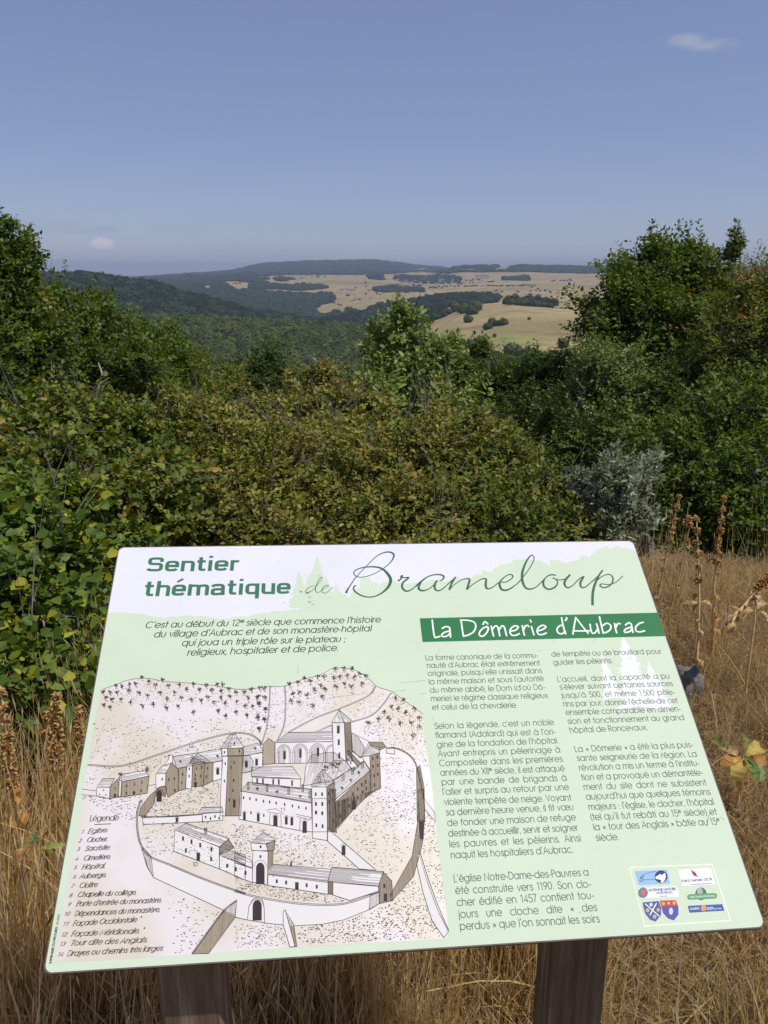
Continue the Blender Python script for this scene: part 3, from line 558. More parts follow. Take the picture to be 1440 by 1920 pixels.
plant("beech_shrub", "dense dark green shrub wall under the rowan at the right edge", "shrub", gp(1380, 6.6), [blob(1380, 780, 6.8, 110, 80), blob(1300, 870, 6.3, 110, 90), blob(1430, 900, 6.2, 110, 100), blob(1360, 980, 5.9, 110, 70), blob(1460, 1010, 5.7, 80, 60), blob(1270, 960, 6.0, 50, 75)], 'beech', 2600, .050, per=12, seed=6, stems=8, tl=(.15, .32), group="shrubs of the hedge", shell=.6)
plant("birch_shrub", "light green small-leaved shrub in front of the big beech", "shrub", gp(1160, 8), [blob(1150, 680, 8.1, 75, 50), blob(1100, 740, 8, 70, 50), blob(1220, 740, 7.8, 80, 55), blob(1290, 720, 7.9, 60, 60), blob(1170, 800, 7.6, 110, 50)], 'birchy', 2100, .044, per=12, seed=7, stems=6, tl=(.15, .30), group="shrubs of the hedge", bare=16)
plant("dark_shrub", "dark green shrub between the pale oak sapling and the light green shrub", "shrub", gp(1000, 9.5), [blob(975, 700, 9.8, 70, 35), blob(1040, 690, 9.6, 55, 40), blob(1000, 760, 9.2, 90, 50), blob(925, 720, 9.6, 50, 42), blob(1060, 790, 8.6, 70, 60), blob(1080, 870, 7.4, 70, 70)], 'dark', 2200, .050, per=12, seed=8, stems=6, group="shrubs of the hedge")
plant("grey_willow", "silvery grey-green willow shrub above the top right corner of the board", "shrub", gp(1160, 5.4), [blob(1165, 905, 5.5, 48, 48), blob(1125, 915, 5.5, 40, 36), blob(1205, 885, 5.6, 26, 40), blob(1165, 970, 5.4, 62, 52), blob(1090, 890, 5.6, 18, 14), blob(1150, 865, 5.6, 24, 22)], 'willow', 720, .056, per=11, width=.34, clump=6, crad=.05, lumps=.4, shell=.3, seed=9, stems=8, tl=(.12, .24), up=1.1, side=.45, detail=True, trunk_r=.012)
# --- middle: pale oak sapling and the hedge of yellowing hornbeam and hazel
plant("oak_sapling", "pale green large-leaved oak sapling rising in the middle of the hedge, against the valley", "tree", gp(760, 8.4), [blob(760, 590, 8.5, 32, 22), blob(748, 622, 8.4, 38, 24), blob(718, 645, 8.4, 34, 26), blob(822, 645, 8.4, 34, 30), blob(790, 655, 8.4, 30, 26), blob(765, 680, 8.3, 70, 26), blob(845, 690, 8.3, 24, 32), blob(702, 604, 8.4, 12, 10), blob(798, 612, 8.4, 10, 10), blob(720, 720, 8.2, 60, 40), blob(800, 745, 8.1, 80, 40)], 'pale', 800, .080, clump=6, crad=.08, per=9, width=.55, seed=10, stems=6, detail=True, tl=(.14, .28), up=.8, trunk_r=.02, trunk_name="trunk", crown_name="crown", bare=14, lumps=.40)
plant("beech_bush", "dark bushy young beech left of the middle, standing before the valley wood", "tree", gp(505, 13), [blob(505, 685, 13, 48, 34), blob(480, 715, 13, 60, 34), blob(555, 730, 12.6, 55, 30)], 'dark', 800, .07, per=12, seed=11, stems=5, trunk_name="trunk", crown_name="crown", group="young trees below the hedge")
plant("beech_bush", "low brownish-green young beech behind the hedge, left of the dark bushy one", "tree", gp(395, 12), [blob(385, 695, 12, 62, 32), blob(420, 730, 11.5, 50, 30), blob(340, 720, 11.5, 55, 36)], 'mixed', 800, .06, per=12, seed=12, stems=5, trunk_name="trunk", crown_name="crown", group="young trees below the hedge")
plant("beech_bush", "bright green young beech at the foot of the oak sapling", "tree", gp(650, 11), [blob(655, 705, 11, 55, 24), blob(610, 740, 10.5, 60, 30), blob(900, 650, 11, 30, 14), blob(890, 690, 10.8, 50, 40)], 'beech', 700, .06, per=12, seed=13, stems=5, trunk_name="trunk", crown_name="crown", group="young trees below the hedge")
GH = "shrubs of the hedge"
plant("hornbeam_shrub", "tall orange tinged shrub just left of the pale oak sapling", "shrub", gp(590, 7), [blob(580, 745, 7.2, 60, 45), blob(660, 760, 7.1, 60, 38), blob(520, 780, 7, 60, 40), blob(600, 700, 7.3, 28, 22), blob(600, 820, 6.6, 110, 45)], 'autumn', 2100, lumps=.42, leaf=.052, per=11, seed=14, stems=8, group=GH, bare=60, tl=(.14, .32), detail=True)
plant("hornbeam_shrub", "yellowing shrub in the middle of the hedge behind the board title", "shrub", gp(740, 5.8), [blob(740, 860, 6, 120, 60), blob(640, 900, 5.7, 90, 65), blob(830, 850, 6.1, 90, 60), blob(740, 950, 5.3, 130, 60), blob(700, 1010, 5, 150, 40)], 'autumn', 3100, .046, lumps=.42, per=11, seed=15, stems=10, group=GH, bare=70, tl=(.12, .30), detail=True, shell=.62)
plant("hornbeam_shrub", "green and rust tinged shrub between the middle of the hedge and the grey willow", "shrub", gp(950, 5.8), [blob(930, 870, 6.1, 80, 60), blob(1000, 930, 5.7, 70, 55), blob(900, 960, 5.4, 100, 65), blob(1030, 990, 5.4, 70, 45), blob(880, 800, 6.4, 60, 35), blob(960, 1000, 5.1, 120, 30)], 'mixed', 2600, .046, lumps=.40, per=11, seed=16, stems=10, group=GH, bare=50, tl=(.12, .30), detail=True, shell=.62)
plant("hornbeam_shrub", "brownish yellow shrub above the left half of the board", "shrub", gp(430, 5.6), [blob(440, 850, 5.9, 110, 60), blob(350, 800, 6.1, 80, 40), blob(500, 920, 5.5, 110, 70), blob(400, 950, 5.2, 100, 60), blob(520, 1000, 5, 120, 40)], 'autumn', 3100, .046, lumps=.42, per=11, seed=17, stems=10, group=GH, bare=60, tl=(.12, .30), detail=True, shell=.62)
plant("hazel_shrub", "green and yellow shrub in the hedge below the tall left trees", "shrub", gp(150, 5.4), [blob(130, 800, 5.6, 110, 50), blob(250, 830, 5.6, 100, 60), blob(60, 860, 5, 90, 60), blob(180, 900, 4.9, 120, 60), blob(300, 900, 5.2, 90, 60), blob(320, 975, 4.8, 90, 55)], 'mixed', 2700, .052, lumps=.40, per=11, width=.75, seed=18, stems=10, group=GH, bare=40, tl=(.12, .30), detail=True, shell=.62)
plant("hazel_bush", "hazel bush with large round green and yellow leaves, left of the board", "shrub", gp(60, 2.9), [blob(90, 960, 3.8, 110, 60), blob(10, 1000, 3.4, 110, 70), blob(140, 1060, 3.4, 90, 65), blob(50, 1120, 3.0, 110, 80), blob(-60, 1150, 2.9, 110, 110), blob(140, 1190, 3.0, 80, 80), blob(60, 1250, 2.75, 110, 70), blob(120, 1310, 2.62, 70, 55), blob(10, 1330, 2.6, 90, 50), blob(-80, 1290, 2.6, 80, 80), blob(240, 1040, 3.9, 70, 50), blob(200, 1110, 3.5, 50, 55)], 'hazel', 2500, .046, lumps=.38, per=9, width=.86, seed=19, stems=12, bare=16, tl=(.10, .24), detail=True, shell=.6, crad=.07)
# --- left: tall trees
plant("hornbeam_tree", "tall dark tree cut by the left edge of the photo, its tip above the hills", "tree", gp(-10, 8), [blob(-5, 450, 8.2, 32, 50), blob(45, 480, 8.1, 24, 40), blob(-30, 520, 8.2, 80, 70), blob(40, 545, 8, 45, 50), blob(-20, 640, 7.8, 100, 80), blob(60, 640, 7.9, 70, 60), blob(0, 720, 7.6, 90, 50), blob(5, 405, 8.2, 14, 24), blob(48, 447, 8.2, 12, 18), blob(62, 505, 8.1, 12, 16)], 'beech', 2300, .058, per=12, seed=21, stems=7, trunk_r=.05, trunk_name="trunk", crown_name="crown")
plant("hornbeam_tree", "broad green tree just right of the tall tree at the left edge", "tree", gp(160, 9), [blob(120, 604, 9.2, 70, 55), blob(185, 604, 9.1, 60, 50), blob(235, 632, 9, 45, 45), blob(140, 660, 8.8, 100, 60), blob(240, 690, 8.6, 70, 50), blob(118, 560, 9.3, 25, 22), blob(172, 556, 9.3, 22, 18), blob(90, 572, 9.2, 30, 30)], 'beech', 2300, .055, per=12, seed=22, stems=7, trunk_r=.045, trunk_name="trunk", crown_name="crown", bare=8)
plant("hornbeam_tree", "smaller rounded green tree at the right end of the left tree group", "tree", gp(305, 9.6), [blob(305, 625, 9.8, 34, 32), blob(285, 665, 9.6, 62, 45), blob(330, 690, 9.4, 40, 50), blob(280, 735, 9, 80, 40), blob(360, 750, 9, 60, 36)], 'beech', 1500, .052, per=12, seed=23, stems=6, trunk_r=.035, trunk_name="trunk", crown_name="crown")
# dead branch among the left trees
Vt, Ft = tube([at(180, 745, 7.9), at(186, 722, 7.85), at(192, 700, 7.9), at(184, 680, 7.95)], [.02, .017, .012, .006], 6); dead = mesh_np("dead_branch", Vt, Ft, material("dead_wood", (.34, .31, .28), .85, .1)); tag(dead, "bare pale forked dead branch among the left trees", "branch")
Vt, Ft = tube([at(186, 722, 7.85), at(205, 708, 7.8)], [.012, .005], 5); mesh_np("fork", Vt, Ft, dead.data.materials[0], parent=dead)

# the biggest leaves at the front of the hazel bush, each its own piece
hz_bush = bpy.data.objects["hazel_bush"]; rr = np.random.default_rng(99); HL = []
for k in range(5):
    V, F, m = leaf_quads(np.zeros((1, 3)), np.array([[0, 1., 0]]), np.array([[0, 0, 1.]]), np.array([1.]), .88, rr, True)
    HL.append(V)
for k in range(90):
    px, py = rr.uniform(-10, 215), rr.uniform(930, 1370)
    if px > 222 - (py - 1027) * .17: continue
    D = np.interp(py, [930, 1060, 1190, 1330, 1390], [3.3, 2.95, 2.6, 2.32, 2.25]); c = at(px, py, D) 
    d = unit(rr.normal(size=3) * (1, .6, .5) + np.array((0, -.2, -.1))); nm = unit(np.array((.2, -.5, .9)) + rr.normal(size=3) * .35); nm = unit(nm - d * (nm @ d)); s_ = np.cross(d, nm); L_ = rr.uniform(.034, .056)
    V = HL[k % 5] @ np.stack([s_, d, nm]) * L_; e = rr.uniform(); col = ((.40, .40, .04) if e < .09 else (.15, .20, .03) if e < .3 else (.07, .125, .016)); col = np.array(col) * rr.uniform(.8, 1.2)
    mesh_np("leaf", V + c - np.array(hz_bush.location), np.array([[0, 3, 2, 1], [0, 5, 4, 3]]), leaf_m, np.tile(col, (6, 1)), parent=hz_bush)
# ------------------------------------------------------------------ dry grass
grass_m = foliage_material("dry_grass", trans=.42, rough=.6, spec=.2)
def tuft(name, seed, n, h, spread, cols, lean=.35, w=.0016, heads=.3, curl=.5):
    """a tuft of thin dry blades and seed stalks"""
    r = np.random.default_rng(seed); acc = Acc(); K = 5
    for i in range(n):
        b = np.array((*r.normal(0, spread, 2), -.01)); a = r.uniform(0, 6.28); l = abs(r.normal(0, lean)) ; L_ = h * r.uniform(.45, 1.1); t = np.linspace(0, 1, K)
        bend = l * t + curl * r.uniform(.2, 1) * t ** 2.4 * l; x = b[0] + np.cos(a) * L_ * bend; y = b[1] + np.sin(a) * L_ * bend; z = L_ * (t - .25 * l * t ** 2) + b[2]
        P_ = np.stack([x, y, z], 1); sa = r.uniform(0, 3.14); s = np.array((math.cos(sa), math.sin(sa), 0)); ww = w * r.uniform(.6, 1.4) * np.array((1, .95, .8, .55, .12))
        V = np.concatenate([P_ - s * ww[:, None], P_ + s * ww[:, None]]); j = np.arange(K - 1)[:, None]; F = np.concatenate([j, j + 1, j + 1 + K, j + K], 1)
        k = r.integers(len(cols)); c = np.array(cols[k][0]) + (np.array(cols[k][1]) - np.array(cols[k][0])) * r.uniform(); acc.add(V, F, c)
        if r.uniform() < heads:   # seed head
            d = P_[-1] - P_[-2]; d /= np.linalg.norm(d); q = P_[-1]; hl_ = r.uniform(.02, .05); s2 = np.cross(d, s)
            for e in (s, s2):
                V = np.array([q - d * .01, q + d * hl_ * .4 + e * .0019, q + d * hl_, q + d * hl_ * .4 - e * .0019]); acc.add(V, np.array([[0, 1, 2, 3]]), np.array(c) * 1.05)
    me = bpy.data.meshes.new(name); V = np.concatenate(acc.V); F = np.concatenate(acc.F); me.from_pydata(V.tolist(), [], F.tolist())
    a = me.attributes.new("tint", 'FLOAT_COLOR', 'POINT'); C = np.ones((len(V), 4), np.float32); C[:, :3] = np.concatenate(acc.C); a.data.foreach_set("color", C.ravel()); me.materials.append(grass_m); return me
straw_c = [((.54, .39, .16), (.74, .57, .27)), ((.40, .28, .11), (.54, .40, .18)), ((.60, .48, .26), (.78, .66, .42))]
green_c = [((.09, .12, .03), (.15, .18, .05)), ((.20, .19, .07), (.30, .27, .11))]
brown_c = [((.25, .17, .105), (.38, .27, .17)), ((.36, .27, .16), (.52, .40, .25))]
TF_ = [tuft("straw_tuft", 50 + k, 78, .42, .045, straw_c, .22) for k in range(4)] + [tuft("straw_mixed_tuft", 60 + k, 70, .30, .05, straw_c + green_c[:1] + brown_c[:1], .34) for k in range(3)] + \
      [tuft("brown_tuft", 70 + k, 70, .17, .06, brown_c + straw_c[1:2], .6, .0014, .1) for k in range(3)] + [tuft("green_tuft", 80 + k, 44, .16, .05, green_c, .4, .0022, 0) for k in range(2)] + [tuft("short_tuft", 90 + k, 60, .14, .06, straw_c, .6, .0015, .1) for k in range(2)] + [tuft("tall_stalks", 95 + k, 9, .46, .07, straw_c[::2], .16, .0013, .9, .3) for k in range(3)]
r_ = np.random.default_rng(77)
def gfield(x0, x1, y0, y1, dens):
    n = int((x1 - x0) * (y1 - y0) * dens); return np.stack([r_.uniform(x0, x1, n), r_.uniform(y0, y1, n)], 1)
pts = np.vstack([gfield(.3, 1.6, .75, 2.2, 110), gfield(-2.4, 3.4, .55, 3.0, 175), gfield(-3.5, 4.5, 3.0, 6.2, 130)])
x, y = pts[:, 0], pts[:, 1]
# where the hedge stands only a few tufts grow; the brown heather and green patches have their own areas
hedge_y = np.interp(x, [-3.5, -1.5, -.8, .3, 1.6, 2.4, 4.5], [2.0, 2.25, 3.0, 4.1, 4.35, 4.6, 4.7])
keep = (y < hedge_y + r_.normal(0, .15, len(x))) & ~((np.abs(x) < .0) & (y < .6)); pts, x, y = pts[keep], x[keep], y[keep]
pt = fbm(x * 100, y * 100, 34); pt2 = fbm(x * 100 + 300, y * 100, 21); D = np.hypot(x, y); pxx, pyy = photo_px(np.stack([x, y, terrain_z(x, y)], 1))
right = x > .5
u = r_.uniform(0, 1, len(x)); pick = np.where(u < .5, r_.integers(0, 4, len(x)), r_.integers(4, 7, len(x)))
br = (pt > .25) & (u < .7) | (right & (y > 2.2) & (u < .36)); pick = np.where(br, r_.integers(7, 10, len(x)), pick)
gr = (pt2 > .62) & (u < .5); pick = np.where(gr, r_.integers(10, 12, len(x)), pick)
lf = (x < -.4) & (y < 2.2) & (u < .85); pick = np.where(lf, r_.integers(0, 7, len(x)), pick)
sh = (u > .86); pick = np.where(sh, r_.integers(12, 14, len(x)), pick)
far_r = right & (y > 1.7); v = r_.uniform(0, 1, len(x)); pick = np.where(far_r & (v < .34), r_.integers(7, 10, len(x)), pick); pick = np.where(far_r & (v > .34) & (v < .56), r_.integers(12, 14, len(x)), pick); pick = np.where(v > .90, r_.integers(14, 17, len(x)), pick)
lowr = right & (y < 1.9); pick = np.where(lowr & (u < .4), r_.integers(7, 14, len(x)), pick)
hs = r_.uniform(.65, 1.15, len(x)) * np.where(right, np.where(pick >= 14, 1.0, .66), 1.0); hs = np.where((x > -.35) & (x < .6) & (y < 1.2), hs * .72, hs)   # kept lower round the posts
hs = np.where((x < -.45) & (y < 2.3), hs * 1.12, hs)
for SX, SY, rad_, k_ in ((1.186, 2.842, .11, .28), (1.00, 2.10, .09, .4), (-.78, 1.6, .08, .6)):    # grass is thin round the stump and the low leafy plants
    un = np.array((SX, SY)) / math.hypot(SX, SY); tt_ = np.clip((x - SX) * -un[0] + (y - SY) * -un[1], 0, .7); near_ = np.hypot(x - (SX - un[0] * tt_), y - (SY - un[1] * tt_)) < rad_
    hs = np.where(near_, hs * k_, hs)
hs = np.where((x > -.9) & (x < 1.35) & (y > 2.8), hs * .5, hs)
z = terrain_z(x, y)
instancer("dry_grass", np.stack([x, y, z], 1), hs, r_.uniform(0, 6.28, len(x)), pick, TF_, "long dry straw grass with brown heather patches round the board", tilt=r_.normal(0, .10, (len(x), 2)))
# low matted thatch under the stalks
THT = [tuft("thatch_tuft", 110 + k, 46, .09, .07, (straw_c[1:2] + brown_c) if k < 3 else (straw_c[:2] + green_c), 1.3, .0017, 0, .6) for k in range(5)]
tp = np.vstack([gfield(-2.2, 3.6, .6, 3.0, 190), gfield(-2.6, 4.5, 3.0, 5.2, 130)]); tp = tp[tp[:, 1] < np.interp(tp[:, 0], [-3.5, -1.5, -.8, .3, 1.6, 2.4, 4.5], [2.3, 2.5, 3.4, 4.4, 4.7, 4.9, 5.0])]
gpat = fbm(tp[:, 0] * 100 + 300, tp[:, 1] * 100, 26); pk_ = np.where((gpat > .2) & (r_.uniform(0, 1, len(tp)) < .6), r_.integers(3, 5, len(tp)), r_.integers(0, 3, len(tp)))
instancer("grass_thatch", np.column_stack([tp, terrain_z(tp[:, 0], tp[:, 1])]), r_.uniform(.7, 1.5, len(tp)), r_.uniform(0, 6.28, len(tp)), pk_, THT, "low matted dead grass with some green blades covering the soil")
# fallen leaves and litter between the tufts
n = 8500; x = r_.uniform(-2.2, 3.4, n); y = r_.uniform(.6, 4.8, n); c = np.stack([x, y, terrain_z(x, y) + r_.uniform(.004, .05, n)], 1); d = unit(r_.normal(size=(n, 3)) * (1, 1, .25)); nm = unit(np.array((0, 0, 1.)) + r_.normal(size=(n, 3)) * .5)
V, F, m = leaf_quads(c, d, nm, r_.uniform(.012, .034, n), .55, r_, True); cc = np.array((.16, .10, .055)) + (np.array((.42, .30, .17)) - np.array((.16, .10, .055))) * r_.uniform(0, 1, (n, 1))
o = mesh_np("leaf_litter", V, F, grass_m, np.repeat(cc, m, 0)); tag(o, "dead brown leaves and bits lying between the grass", kind='stuff')

# ------------------------------------------------------------------ dead gentian stalks
stalk_m = material("dry_stalk", (.5, .32, .13), .75, .15, build=noise_color(40, (.46, .30, .12), (.76, .56, .28)))
husk_m = foliage_material("dry_husk", trans=.25, rough=.65, spec=.15)
def blade(c, d, nrm, L_, Wd, r, cols, curl=.5, n=7, cup=.35):
    """one large withered leaf as a curved, cupped strip (verts, quads, colours)"""
    d = unit(d); nrm = unit(nrm - d * (nrm @ d)); s = np.cross(d, nrm); t = np.linspace(0, 1, n); w = Wd * .5 * np.sin(np.pi * np.clip(t * .93 + .05, 0, 1)) ** .75
    a = curl * t ** 1.4 * 1.8; path = np.zeros((n, 3)); p = np.array(c, float)
    for i in range(n):
        path[i] = p; p = p + (d * math.cos(a[i]) - nrm * math.sin(a[i])) * L_ / n
    up = nrm[None] * np.cos(a)[:, None] + d[None] * np.sin(a)[:, None]; wav = r.normal(0, .06, (n, 1)) * Wd
    V = np.concatenate([path - s * w[:, None] + up * (w[:, None] * cup + wav), path, path + s * w[:, None] + up * (w[:, None] * cup - wav)]); j = np.arange(n - 1)[:, None]
    F = np.concatenate([np.concatenate([j, j + 1, j + 1 + n, j + n], 1), np.concatenate([j + n, j + n + 1, j + 1 + 2 * n, j + 2 * n], 1)])
    C = np.array(cols[0]) + (np.array(cols[1]) - np.array(cols[0])) * r.uniform(0, 1, (len(V), 1)); C = C * np.where(r.uniform(0, 1, (len(V), 1)) < .25, .55, 1.0); return V, F, C
ORA = ((.42, .20, .05), (.66, .38, .12)); TAN = ((.40, .26, .11), (.62, .46, .24)); YEL = ((.42, .30, .06), (.60, .46, .14)); GRN = ((.14, .18, .05), (.26, .30, .09)); RUS = ((.40, .24, .09), (.64, .42, .19))
def gentian(label, pb, pt, D, Dt, r0, seed, heads=6, leaves=6, cols=TAN, headcols=RUS, group="dead gentian stalks", hook=0, hs=1.):
    """dead gentian: tapering stem, withered leaf pairs, whorls of dry seed husks"""
    r = np.random.default_rng(seed); a, b = at(*pb, D), at(*pt, Dt); a[2] = min(a[2], float(terrain_z(a[0], a[1]))) if a[2] < .35 else a[2]
    g = np.array((a[0], a[1], float(terrain_z(a[0], a[1])))); t = thing("gentian_stalk", label, "dead plant", g, 0, group); L_ = np.linalg.norm(b - a); ax = (b - a) / L_
    side = unit(np.cross(ax, np.array((0, 1., 0)))); tt = np.linspace(0, 1, 12)[:, None]; pts = a + (b - a) * tt + side * (np.sin(tt * 3.1) * .02 * L_ * r.uniform(-1, 1)) + r.normal(size=(12, 3)) * .0015
    if hook: pts = np.vstack([pts, b + np.array((-.03, 0, .012)) * hook, b + np.array((-.06, 0, -.012)) * hook, b + np.array((-.075, 0, -.05)) * hook])
    V, F = tube(pts, np.linspace(r0, r0 * .35, len(pts)), 7); o = mesh_np("stem", V, F, stalk_m, parent=t, smooth=True); o.location = -Vector(g)
    def pos(f): i = f * (len(pts) - 1); k = min(int(i), len(pts) - 2); return pts[k] + (pts[k + 1] - pts[k]) * (i - k)
    for k in range(leaves):
        f = .08 + .52 * k / max(leaves - 1, 1) + r.uniform(-.02, .02); c = pos(f)
        for q in range(2 if r.uniform() < .6 else 1):
            an = r.uniform(0, 6.28); d = np.array((math.cos(an), math.sin(an), r.uniform(-.9, .5))); V, F, C = blade(c, d, np.array((0, 0, 1.)) + r.normal(size=3) * .3, hs * r.uniform(.025, .060), hs * r.uniform(.014, .028), r, cols, r.uniform(.8, 1.7)); o = mesh_np("leaf", V, F, husk_m, C, parent=t); o.location = -Vector(g)
    for k in range(heads):
        f = .60 + .40 * k / max(heads - 1, 1); c = pos(f); acc = Acc(); nn = int(r.integers(30, 44)) ; size = hs * (1.15 - .45 * k / heads) * r.uniform(.85, 1.15)
        for q in range(nn):     # pointed husks packed round the stem
            an = r.uniform(0, 6.28); e = r.uniform(-.3, 1.2); d = unit(np.array((math.cos(an), math.sin(an), e))); V, F, C = blade(c + d * .003 + ax * r.uniform(-.012, .012) * size, d, np.array((0, 0, 1.)) + r.normal(size=3) * .4, .021 * size, .010 * size, r, headcols if r.uniform() < .6 else cols, .3, 4, .6); acc.add(V, F, C)
        o = acc.build("seed_whorl", husk_m, parent=t); o.location = -Vector(g)
    return t
gentian("leaning dead gentian stalk nearest the top right corner of the board", (1238, 1062), (1273, 932), 4.0, 4.0, .0065, 1, 5, 5)
gentian("thin dead gentian stalk bent in a hook, second from the left on the right side", (1262, 1090), (1296, 975), 3.9, 3.9, .005, 2, 4, 4, hook=.35)
gentian("dead gentian stalk with thick brown whorls in the middle of the right hand group", (1318, 1160), (1306, 973), 3.3, 3.4, .007, 3, 6, 7)
gentian("tallest straight dead gentian stalk, right of the thick-whorled one", (1350, 1120), (1357, 936), 3.5, 3.5, .0075, 4, 7, 8, cols=ORA)
gentian("golden dead gentian stalk leaning far over to the right, at the right edge", (1364, 1172), (1462, 1062), 2.9, 3.1, .009, 5, 5, 8, cols=TAN, hs=1.25)
gentian("golden dead gentian stalk with orange leaves at the left edge of the photo", (32, 1560), (2, 1300), 1.95, 2.05, .0075, 6, 7, 9, cols=ORA, headcols=TAN)
gentian("rusty dead gentian stalk with a thick head left of the board", (102, 1500), (105, 1310), 2.15, 2.2, .006, 7, 7, 8, cols=RUS, hs=1.1)
gentian("short rusty dead gentian stalk close to the left edge of the board", (146, 1445), (147, 1338), 2.2, 2.25, .005, 8, 6, 4, cols=RUS)
gentian("broken low stub of a rusty gentian, nearly touching the board's left edge", (88, 1490), (90, 1345), 2.3, 2.3, .004, 9, 4, 3, cols=ORA)
def leafy(name, label, px, py, D, seed, spec, cat="plant"):
    """low rosette of large leaves, each its own part; spec = (heading degrees, rise, length, width, colours, curl)"""
    r = np.random.default_rng(seed); c = at(px, py, D); g = (c[0], c[1], c[2]); t = thing(name, label, cat, g)
    Vt, Ft = tube([(.01, .01, -.30), (.0, .0, 0), (.0, .005, .035)], [.004, .004, .002], 6); mesh_np("stem", Vt, Ft, stalk_m, parent=t)
    for an, rise, L_, Wd, cols, curl in spec:
        d = np.array((math.cos(R(an)), math.sin(R(an)), rise)); V, F, C = blade(np.array((0, 0, .03)) + d * .01, d, np.array((0, -.5, 1.)) + r.normal(size=3) * .3, L_ * (.62 if D < 2 else .80), Wd * (.66 if D < 2 else .8), r, cols, curl * 1.3, 14, .45); mesh_np("leaf", V, F, husk_m, C, parent=t)
    return t
leafy("withered_plant", "low plant with large orange and yellow-green leaves in the grass right of the board", 1392, 1437, 2.36, 1, ((200, .1, .10, .045, ORA, .5), (235, .0, .13, .055, YEL, .7), (275, .1, .11, .045, GRN, .6), (300, .0, .12, .04, ((.2, .3, .1), (.34, .42, .18)), .8), (150, .5, .13, .035, GRN, .4), (20, .5, .14, .055, YEL, .9), (60, .6, .12, .03, GRN, .4), (180, .7, .10, .03, TAN, .9), (325, .2, .10, .04, ORA, 1.0)))
leafy("green_leafed_plant", "plant with long green pointed leaves in the grass left of the board", 66, 1612, 1.76, 2, ((5, .12, .13, .020, ((.22, .28, .05), (.34, .38, .09)), .2), (176, .0, .09, .030, ((.20, .24, .07), (.30, .34, .12)), .5), (110, .5, .07, .030, ((.10, .16, .05), (.16, .22, .08)), .5), (215, .3, .08, .022, ORA, .9)))
leafy("withered_plant", "flat patch of curled tan leaves at the foot of the right hand gentian stalks", 1310, 1142, 3.45, 3, ((180, .1, .11, .022, TAN, .6), (200, .2, .08, .02, TAN, .9), (10, .1, .08, .024, YEL, .7), (330, .2, .07, .03, TAN, .8), (90, .4, .07, .025, GRN, .6)))
leafy("withered_plant", "small clump of curled tan leaves right of the leaning gentian stalk", 1415, 1160, 2.9, 4, ((35, .5, .10, .03, TAN, .6), (200, .2, .07, .03, TAN, .8), (300, .1, .07, .03, TAN, .7)))
# ------------------------------------------------------------------ weathered grey stump right of the board
c = at(1287, 1235, 3.08); bm = bmesh.new(); bmesh.ops.create_icosphere(bm, subdivisions=5, radius=1)
for v in bm.verts:
    p = v.co.normalized(); n = mnoise.noise(p * 2.2) * .28 + mnoise.noise(Vector((p.x * 6, p.y * 6, p.z * 2))) * .16 + mnoise.noise(Vector((p.x * 14, p.y * 14, p.z * 4))) * .09
    q = p * (1 + n); v.co = Vector((math.copysign(abs(q.x) ** .75, q.x) * .075, math.copysign(abs(q.y) ** .8, q.y) * .055, (math.copysign(abs(q.z) ** .7, q.z)) * .085))
me = bpy.data.meshes.new("tree_stump"); bm.to_mesh(me); bm.free(); me.shade_smooth()
def stump_b(nt, b):
    noise_color(16, srgb(88, 83, 78), srgb(150, 143, 136), 10, (1, 1, .35), .75)(nt, b)
    for n_ in nt.nodes:
        if n_.type == 'BUMP': n_.inputs['Strength'].default_value = 1.0; n_.inputs['Distance'].default_value = .02
me.materials.append(material("old_wood", (.3, .28, .26), .9, .1, build=stump_b)); o = link(bpy.data.objects.new("tree_stump", me)); o.location = (c[0], c[1], float(terrain_z(c[0], c[1])) + .035); tag(o, "weathered grey old stump in the grass beside the green banner end of the board", "stump")
# ------------------------------------------------------------------ the information panel
BO = np.array((-.4175, 1.1898, 1.1871))          # top left corner of the face
BU = np.array((.994876, .099011, -.020446)); BV = np.array((.071561, -.832498, -.549387))
BU /= np.linalg.norm(BU); BV -= BU * (BU @ BV); BV /= np.linalg.norm(BV); BN = np.cross(BU, -BV)
BW, BH, BT = .840, .5924, .0058
if BN[2] < 0: BN = -BN
panel = thing("information_panel", "large white and pale green information board with a monastery engraving on two wooden posts", "information board", (.03, .95, 0))
plate_mat = material("board_core", (.11, .085, .08), .55, .3, build=noise_color(60, (.09, .07, .068), (.15, .115, .105)))
def rounded(w, h, r, n=6):
    P = []
    for cx, cy_, a0 in ((w - r, -r, 90), (w - r, -h + r, 0), (r, -h + r, -90), (r, -r, 180)):
        for i in range(n + 1):
            a = R(a0 - 90 * i / n); P.append((cx + r * math.cos(a), cy_ + r * math.sin(a)))
    return P
P0 = rounded(BW, BH, .009); n0 = len(P0)
Vb = [(x, y, 0) for x, y in P0] + [(x, y, -BT) for x, y in P0]
Fb = [list(range(n0))[::-1], list(range(n0, 2 * n0))] + [[i, (i + 1) % n0, n0 + (i + 1) % n0, n0 + i] for i in range(n0)]
board = mesh_np("board", Vb, Fb, plate_mat)
Mb = Matrix(((BU[0], -BV[0], BN[0], BO[0]), (BU[1], -BV[1], BN[1], BO[1]), (BU[2], -BV[2], BN[2], BO[2]), (0, 0, 0, 1)))
board.parent = panel
board.matrix_basis = Matrix.Translation(-Vector(panel.location)) @ Mb

